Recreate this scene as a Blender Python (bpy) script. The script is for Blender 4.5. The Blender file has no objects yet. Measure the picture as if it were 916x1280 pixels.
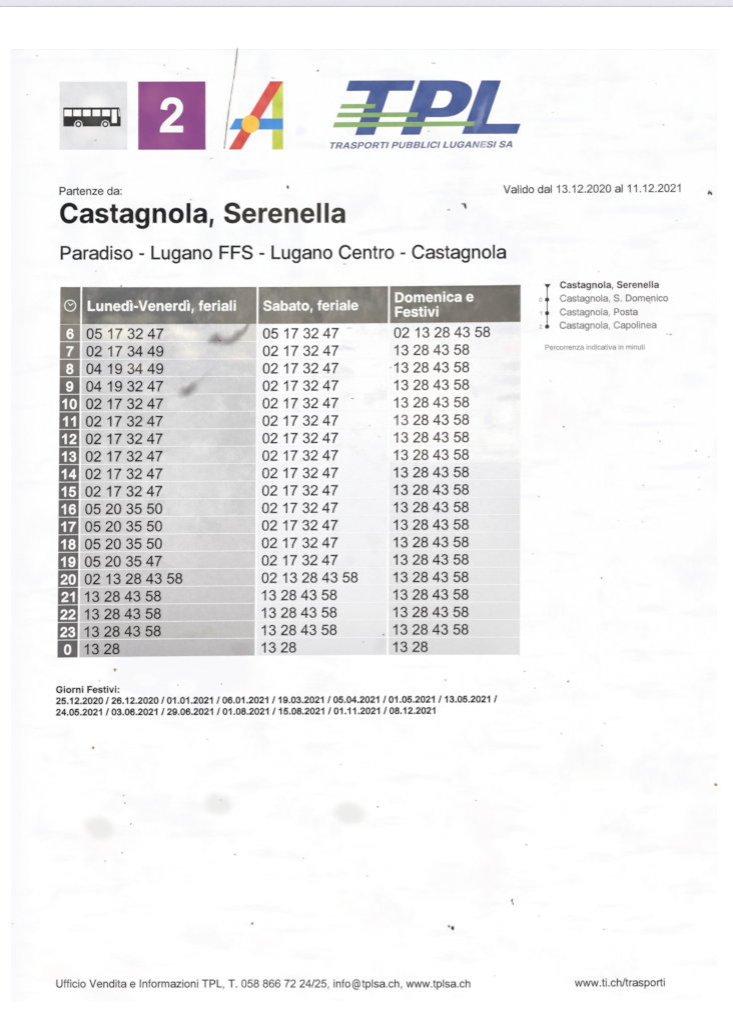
import bpy, math, random
from mathutils import Vector
from mathutils.geometry import delaunay_2d_cdt

# ------------------------------------------------------------------ camera, sky, sun, exposure
scene = bpy.context.scene
PX = 0.000238                      # metres per printed unit: the sheet is measured on a 916 x 1280 grid
GRID_W, GRID_H = 916.0, 1280.0
CARD_TOP = 0.00023                  # the white backing card is 0.23 mm thick and lies on the tabletop (z = 0)
SHEET_TOP = CARD_TOP + 0.00006     # the printed sheet is 0.06 mm thick

cam_data = bpy.data.cameras.new("camera")
cam = bpy.data.objects.new("camera", cam_data)
scene.collection.objects.link(cam)
cam_data.sensor_fit = 'VERTICAL'
cam_data.sensor_height = 36.0
cam_data.lens = 85.0
CAM_DIST = GRID_H * PX * 85.0 / 36.0
cam.location = (0, 0, SHEET_TOP + CAM_DIST)
cam.rotation_euler = (0, 0, 0)
cam_data.clip_start = 0.01
cam_data.clip_end = 100.0
cam_data.dof.use_dof = True         # a hand-held snapshot, focused a touch in front of the paper
cam_data.dof.focus_distance = CAM_DIST * 0.97
cam_data.dof.aperture_fstop = 19.0
scene.camera = cam

SUN_ELEV, SUN_AZ = math.radians(46), math.radians(184)      # soft daylight from the foot of the sheet
world = bpy.data.worlds.new("World")
scene.world = world
world.use_nodes = True
wn = world.node_tree
sky = wn.nodes.new('ShaderNodeTexSky')
sky.sky_type = 'NISHITA'
sky.sun_disc = False
sky.sun_elevation = SUN_ELEV
sky.sun_rotation = SUN_AZ
sky.air_density = 1.0
sky.dust_density = 3.0
bg = wn.nodes['Background']
bg.inputs['Strength'].default_value = 0.09
wn.links.new(sky.outputs['Color'], bg.inputs['Color'])

sun_data = bpy.data.lights.new("sun", 'SUN')
sun_data.energy = 1.3
sun_data.angle = math.radians(40)
sun_data.color = (1.0, 0.945, 0.705)
sun = bpy.data.objects.new("sun", sun_data)
scene.collection.objects.link(sun)
sun.location = (0, -0.6, 0.8)
direction = Vector((math.sin(SUN_AZ) * math.cos(SUN_ELEV), math.cos(SUN_AZ) * math.cos(SUN_ELEV), math.sin(SUN_ELEV)))
sun.rotation_euler = direction.to_track_quat('Z', 'Y').to_euler()

vs = scene.view_settings
vs.view_transform = 'Standard'
vs.look = 'None'
vs.exposure = 0.89
vs.gamma = 1.0
vs.use_curve_mapping = False

REGULAR_GLYPHS = """\
 278
,278|87,-147 117,106 191,106 138,-147
-333|289,322 289,232 44,232 44,322
.278|87,0 87,106 191,106 191,0
/278|295,737 70,-19 -17,-19 208,737
0556|42,353 42,480* 68,557 94,635* 145,677 197,719* 275,719 333,719* 376,696 419,672* 448,629 476,585* 492,522 508,459* 508,353 508,227* 482,150 457,72* 405,30 354,-12* 275,-12 171,-12* 112,62 42,151*|132,353 132,177* 173,118 214,60* 275,60 335,60* 377,119 418,177* 418,353 418,530* 377,588 335,646* 274,646 213,646* 177,595 132,529*
1556|373,0 285,0 285,560 253,530* 201,500 150,469* 109,454 109,539 183,574* 238,623 293,672* 316,719 373,719
2556|503,84 503,0 30,0 29,32* 41,61 59,109* 98,156 138,203* 213,265 330,360* 371,416 412,472* 412,522 412,574* 375,610 337,646* 277,646 214,646* 176,608 138,570* 137,502 47,512 56,613* 117,666 177,719* 279,719 382,719* 442,662 502,604* 502,520 502,477* 485,436 467,394* 427,348 386,302* 291,222 212,156* 189,132 167,108* 152,84
3556|42,189 130,201 145,126* 181,93 218,60* 270,60 332,60* 375,103 417,146* 417,209 417,270* 378,309 338,349* 277,349 252,349* 215,339 225,416 234,415* 239,415 295,415* 340,444 385,474* 385,535 385,583* 353,615 320,646* 268,646 217,646* 183,614 148,582* 139,518 51,533 67,622* 124,670 181,719* 266,719 325,719* 374,694 423,668* 449,625 476,582* 476,533 476,486* 451,448 426,410* 377,388 440,373* 476,327 511,281* 511,211 511,118* 442,52 374,-13* 270,-13 175,-13* 113,43 51,100*
4556|323,0 323,171 13,171 13,252 339,716 411,716 411,252 508,252 508,171 411,171 411,0|323,252 323,575 99,252
5556|42,188 134,195 144,128* 181,94 219,60* 271,60 335,60* 379,108 423,156* 423,235 423,310* 381,354 338,397* 270,397 228,397* 193,378 159,358* 140,328 57,338 126,706 482,706 482,622 197,622 158,430 223,475* 293,475 387,475* 452,410 516,345* 516,243 516,146* 459,75 391,-12* 271,-12 174,-12* 112,42 50,97*
6556|498,541 410,534 398,585* 377,609 341,646* 289,646 247,646* 215,623 174,593* 150,535 126,477* 125,369 157,417* 203,441 249,464* 299,464 387,464* 448,400 510,335* 510,232 510,165* 481,107 452,49* 401,19 351,-12* 286,-12 176,-12* 107,69 38,149* 38,335 38,542* 114,637 181,719* 294,719 379,719* 433,671 487,624*|139,232 139,187* 158,145 177,104* 212,82 247,60* 285,60 340,60* 380,105 420,150* 420,227 420,301* 381,344 341,387* 281,387 222,387* 180,344 139,301*
7556|47,622 47,707 511,707 511,637 442,564* 375,443 308,323* 271,195 245,105* 238,0 147,0 149,83* 181,203 212,322* 272,433 331,544* 398,622
8556|177,388 122,408* 96,445 69,482* 69,534 69,612* 125,666 182,719* 275,719 369,719* 426,664 483,610* 483,532 483,482* 457,445 431,408* 377,388 443,367* 478,319 512,271* 512,205 512,113* 447,50 382,-12* 276,-12 170,-12* 105,51 41,113* 41,207 41,277* 76,324 111,371*|159,537 159,486* 192,454 225,422* 277,422 328,422* 360,454 393,486* 393,532 393,581* 359,614 326,646* 276,646 226,646* 192,614 159,582*|131,207 131,169* 149,134 167,99* 202,79 237,60* 277,60 340,60* 381,101 422,141* 422,204 422,267* 380,309 338,350* 274,350 212,350* 172,309 131,268*
9556|55,166 139,173 150,114* 180,87 210,60* 258,60 298,60* 329,79 359,97* 379,128 398,159* 412,212 425,265* 425,319 425,325* 424,337 398,295* 352,269 307,243* 253,243 165,243* 103,307 42,372* 42,477 42,586* 106,652 170,719* 267,719 336,719* 394,681 452,644* 482,574 512,504* 512,373 512,235* 482,154 453,73* 394,30 335,-12* 256,-12 172,-12* 119,34 65,81*|415,481 415,557* 374,602 334,646* 277,646 219,646* 175,598 132,550* 132,474 132,406* 173,363 214,320* 275,320 336,320* 375,363 415,406*
:278|87,0 87,106 191,106 191,0|87,410 87,516 191,516 191,410
@1015|521,-200 434,-200* 296,-135* 198,-13* 147,160* 147,268 147,375* 198,547* 295,671* 432,737* 517,737 599,737* 729,671* 820,554* 868,397* 868,307 868,248* 853,144* 817,64* 760,19* 717,19 688,19* 641,42* 612,82* 609,106 607,106 597,72* 540,22* 494,22 440,22* 366,89* 327,202* 327,271 327,342* 371,452* 449,515* 497,515 536,515* 589,477* 601,455 603,455 603,503 671,503 671,171 671,138* 696,100* 719,100 747,100* 781,145* 796,235* 796,304 796,379* 759,507* 689,601* 585,653* 517,653 448,653* 339,600* 262,500* 222,357* 222,268 222,178* 262,35* 340,-63* 452,-115* 524,-115 558,-115* 620,-101* 669,-83* 684,-76 706,-156 688,-165* 630,-186* 559,-200*|500,106 536,106* 582,144* 604,219* 604,273 604,329* 581,398* 535,430* 501,430 468,430* 422,390* 398,320* 398,273 398,225* 420,149* 465,106*
A667|14,0 272,718 395,718 654,0 544,0 402,410 386,457* 347,581* 321,672 345,672 319,581* 280,456* 265,410 123,0|152,192 152,279 516,279 516,192
B667|74,0 74,718 354,718 434,718* 542,669* 597,584* 597,529 597,485* 564,424* 506,385* 470,375 470,371 510,367* 582,325* 627,251* 627,197 627,139* 570,50* 453,0* 363,0|183,89 356,89 439,89* 518,148* 518,199 518,235* 480,291* 410,323* 361,323 183,323|183,406 349,406 390,406* 454,434* 489,486* 489,521 489,569* 419,630* 351,630 183,630
C722|378,-19 280,-19* 130,74* 44,244* 44,359 44,474* 130,644* 281,737* 378,737 436,737* 538,703* 618,638* 671,546* 681,487 575,487 567,524* 531,581* 479,621* 415,641* 379,641 310,641* 207,573* 148,446* 148,359 148,271* 207,145* 311,77* 379,77 415,77* 479,97* 531,136* 567,193* 575,230 681,230 672,174* 619,82* 539,16* 437,-19*
D722|318,0 137,0 137,90 312,90 398,90* 513,154* 569,275* 569,360 569,445* 513,564* 402,628* 319,628 133,628 133,718 326,718 435,718* 591,632* 674,471* 674,360 674,248* 590,87* 431,0*|187,718 187,0 81,0 81,718
E667|86,0 86,718 614,718 614,628 204,628 204,409 584,409 584,320 204,320 204,90 616,90 616,0
F611|86,0 86,718 583,718 583,628 199,628 199,399 550,399 550,310 199,310 199,0
G778|392,-19 290,-19* 135,75* 48,245* 48,358 48,474* 136,644* 290,737* 389,737 450,737* 556,701* 639,636* 694,546* 704,491 593,491 584,525* 547,580* 495,620* 429,641* 390,641 322,641* 216,573* 155,447* 155,359 155,271* 216,145* 323,77* 393,77 454,77* 549,128* 603,219* 603,281 633,277 414,277 414,365 709,365 709,282 709,192* 626,57* 484,-19*
I278|91,0 91,718 188,718 188,0
L556|76,0 76,718 185,718 185,90 537,90 537,0
P667|86,0 86,718 359,718 444,718* 562,660* 622,557* 622,491 622,424* 561,321* 443,263* 358,263 157,263 157,352 352,352 406,352* 478,387* 513,450* 513,491 513,532* 478,594* 406,629* 351,629 195,629 195,0
R722|88,0 88,718 383,718 473,718* 597,662* 662,561* 662,495 662,428* 595,329* 469,274* 379,274 154,274 154,363 375,363 432,363* 508,395* 546,454* 546,495 546,536* 508,596* 432,629* 374,629 204,629 204,0|552,0 358,324 486,324 684,0
S667|337,-19 250,-19* 122,37* 51,139* 49,210 159,210 162,165* 208,105* 287,73* 337,73 389,73* 467,103* 511,158* 511,195 511,226* 477,268* 411,298* 364,309 276,331 172,357* 68,451* 68,526 68,590* 137,684* 259,737* 337,737 416,737* 535,683* 603,587* 605,523 498,523 493,581* 404,645* 334,645 287,645* 216,616* 176,564* 176,531 176,499* 215,457* 281,429* 320,420 399,401 444,390* 524,357* 585,309* 620,242* 620,196 620,133* 552,36* 425,-19*
T611|14,628 14,718 597,718 597,628 360,628 360,0 252,0 252,628
U722|362,-19 276,-19* 149,48* 79,165* 79,241 79,718 181,718 181,249 181,199* 225,121* 306,76* 362,76 418,76* 498,121* 542,199* 542,249 542,718 644,718 644,241 644,165* 574,48* 447,-19*
V667|275,0 20,718 128,718 269,308 283,265* 322,137* 348,46 324,46 350,138* 389,265* 403,308 540,718 647,718 395,0
a556|240,-15 182,-15* 90,22* 36,95* 36,147 36,193* 76,251* 142,285* 225,302* 269,307 323,313* 389,320* 419,337* 419,356 419,360 419,389* 391,431* 338,455* 299,455 259,455* 201,432* 165,396* 159,374 52,389 65,438* 136,504* 238,538* 298,538 341,538* 424,519* 490,476* 530,406* 530,355 530,-5 421,-5 421,70 417,70 405,49* 361,10* 291,-15*|262,67 314,67* 384,102* 419,159* 419,191 419,259 413,254* 380,245* 336,238* 290,232* 272,230 239,226* 181,207* 147,173* 147,145 147,120* 176,85* 228,67*
b556|304,-15 264,-15* 206,12* 167,55* 155,77 149,77 149,-4 58,-4 58,718 152,718 152,442 155,442 167,464* 205,505* 263,532* 304,532 367,532* 463,466* 517,343* 517,259 517,176* 463,53* 367,-15*|286,71 329,71* 389,118* 422,203* 422,260 422,316* 390,400* 329,447* 286,447 242,447* 180,400* 148,316* 148,260 148,203* 181,118* 242,71*
c500|264,-15 194,-15* 89,55* 30,179* 30,261 30,343* 89,468* 194,538* 264,538 305,538* 376,514* 431,469* 469,406* 476,368 385,354 380,376* 360,412* 329,438* 289,452* 265,452 219,452* 157,402* 125,315* 125,261 125,207* 157,121* 219,71* 265,71 290,71* 330,85* 360,112* 381,149* 386,171 477,158 470,119* 432,56* 376,10* 305,-15*
d556|250,-15 187,-15* 89,53* 35,176* 35,259 35,343* 90,466* 187,532* 250,532 292,532* 350,505* 389,464* 401,442 404,442 404,718 499,718 499,-4 407,-4 407,77 401,77 389,55* 349,12* 291,-15*|269,71 313,71* 375,118* 408,203* 408,260 408,316* 375,400* 313,447* 269,447 225,447* 164,400* 131,316* 131,260 131,203* 164,118* 226,71*
e556|288,-15 211,-15* 100,55* 40,179* 40,260 40,342* 100,467* 208,538* 280,538 329,538* 414,504* 479,436* 516,334* 516,266 516,233 92,233 92,311 465,311 420,285 420,335* 387,411* 325,454* 280,454 236,454* 172,411* 137,338* 137,292 137,244 137,190* 174,111* 242,69* 288,69 320,69* 371,89* 406,125* 414,151 508,138 497,93* 435,24* 344,-15*
f278|252,519 252,439 14,439 14,519|89,0 89,592 89,636* 120,697* 172,728* 205,728 225,728* 256,722* 262,720 251,640 247,641* 227,644* 216,644 189,644* 165,611* 165,577 165,0
g556|275,-220 216,-220* 129,-186* 73,-124* 62,-84 147,-60 155,-80* 187,-115* 238,-137* 275,-137 334,-137* 406,-73* 406,-9 406,86 401,86 389,63* 350,22* 293,-4* 252,-4 191,-4* 95,60* 40,180* 40,264 40,347* 95,470* 191,538* 253,538 294,538* 352,511* 391,468* 403,445 407,445 407,530 499,530 499,-9 499,-83* 439,-176* 337,-220*|272,82 315,82* 376,126* 409,208* 409,265 409,321* 377,405* 315,452* 272,452 229,452* 167,405* 135,321* 135,265 135,208* 168,126* 229,82*
h556|160,309 160,0 65,0 65,718 160,718 160,397 141,397 165,468* 252,534* 313,534 365,534* 445,488* 491,398* 491,331 491,0 395,0 395,320 395,381* 336,446* 284,446 249,446* 193,416* 160,355*
i222|67,0 67,523 155,523 155,0|67,618 67,718 155,718 155,618
l222|67,0 67,718 155,718 155,0
m833|65,0 65,528 157,528 158,412 150,412 162,454* 209,510* 271,538* 305,538 362,538* 438,467* 449,410 435,410 445,449* 493,506* 563,538* 604,538 650,538* 725,497* 769,414* 769,352 769,0 674,0 674,345 674,401* 613,450* 573,450 539,450* 491,421* 464,370* 464,337 464,0 370,0 370,353 370,397* 314,450* 271,450 242,450* 191,422* 160,366* 160,325 160,0
n556|160,311 160,0 65,0 65,530 157,530 158,400 141,400 165,472* 252,538* 313,538 365,538* 445,492* 491,401* 491,334 491,0 396,0 396,323 396,384* 336,450* 284,450 249,450* 193,419* 160,358*
o556|278,-14 205,-14* 96,55* 35,179* 35,261 35,344* 96,468* 205,538* 278,538 351,538* 460,468* 521,344* 521,261 521,179* 460,55* 351,-14*|278,72 325,72* 390,122* 423,208* 423,261 423,316* 390,402* 325,452* 278,452 231,452* 166,402* 133,316* 133,261 133,207* 166,122* 230,72*
p556|58,-207 58,530 149,530 149,447 155,447 166,469* 205,511* 263,538* 304,538 367,538* 463,471* 517,347* 517,263 517,179* 463,55* 367,-13* 304,-13 264,-13* 206,14* 168,57* 155,79 152,79 152,-207|286,73 329,73* 389,121* 422,206* 422,263 422,320* 390,405* 329,452* 286,452 242,452* 180,405* 148,320* 148,263 148,206* 181,121* 242,73*
r333|77,0 77,531 166,531 166,446 170,446 184,489* 248,538* 293,538 303,538* 325,536* 332,536 332,440 327,442* 298,446* 281,446 250,446* 199,416* 170,361* 170,322 170,0
s500|248,-15 190,-15* 97,20* 39,90* 32,142 128,153 137,110* 198,67* 248,67 300,67* 362,110* 362,142 362,169* 322,203* 284,211 195,231 121,248* 46,322* 46,380 46,427* 98,498* 190,538* 250,538 308,538* 393,501* 445,434* 452,389 360,377 353,410* 299,458* 251,458 205,458* 147,416* 147,384 147,357* 188,323* 229,313 316,294 392,276* 464,205* 464,148 464,99* 409,26* 311,-15*
t278|250,533 250,450 14,450 14,533|83,669 163,669 163,138 163,106* 185,78* 210,78 218,78* 240,80* 249,81 257,-1 245,-4* 216,-7* 202,-7 144,-7* 83,62* 83,128
u556|244,-15 193,-15* 113,31* 68,122* 68,189 68,523 162,523 162,200 162,139* 221,73* 273,73 307,73* 362,104* 395,166* 395,212 395,523 489,523 489,-7 398,-7 398,123 413,123 390,51* 303,-15*
v500|200,0 8,523 110,523 212,226 228,181* 252,92* 264,47 238,47 250,92* 274,181* 290,226 391,523 492,523 300,0
w722|163,0 14,523 110,523 167,303 180,253* 207,136* 220,70 206,70 219,135* 246,252* 260,303 317,523 407,523 463,303 476,252* 503,136* 516,70 502,70 515,135* 542,252* 555,303 612,523 709,523 559,0 466,0 404,230 395,264* 377,337* 360,412* 351,450 372,450 363,413* 346,337* 328,264* 319,230 256,0
z500|31,0 31,70 333,434 333,437 37,437 37,523 462,523 462,449 168,89 168,86 469,86 469,0"""
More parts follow.
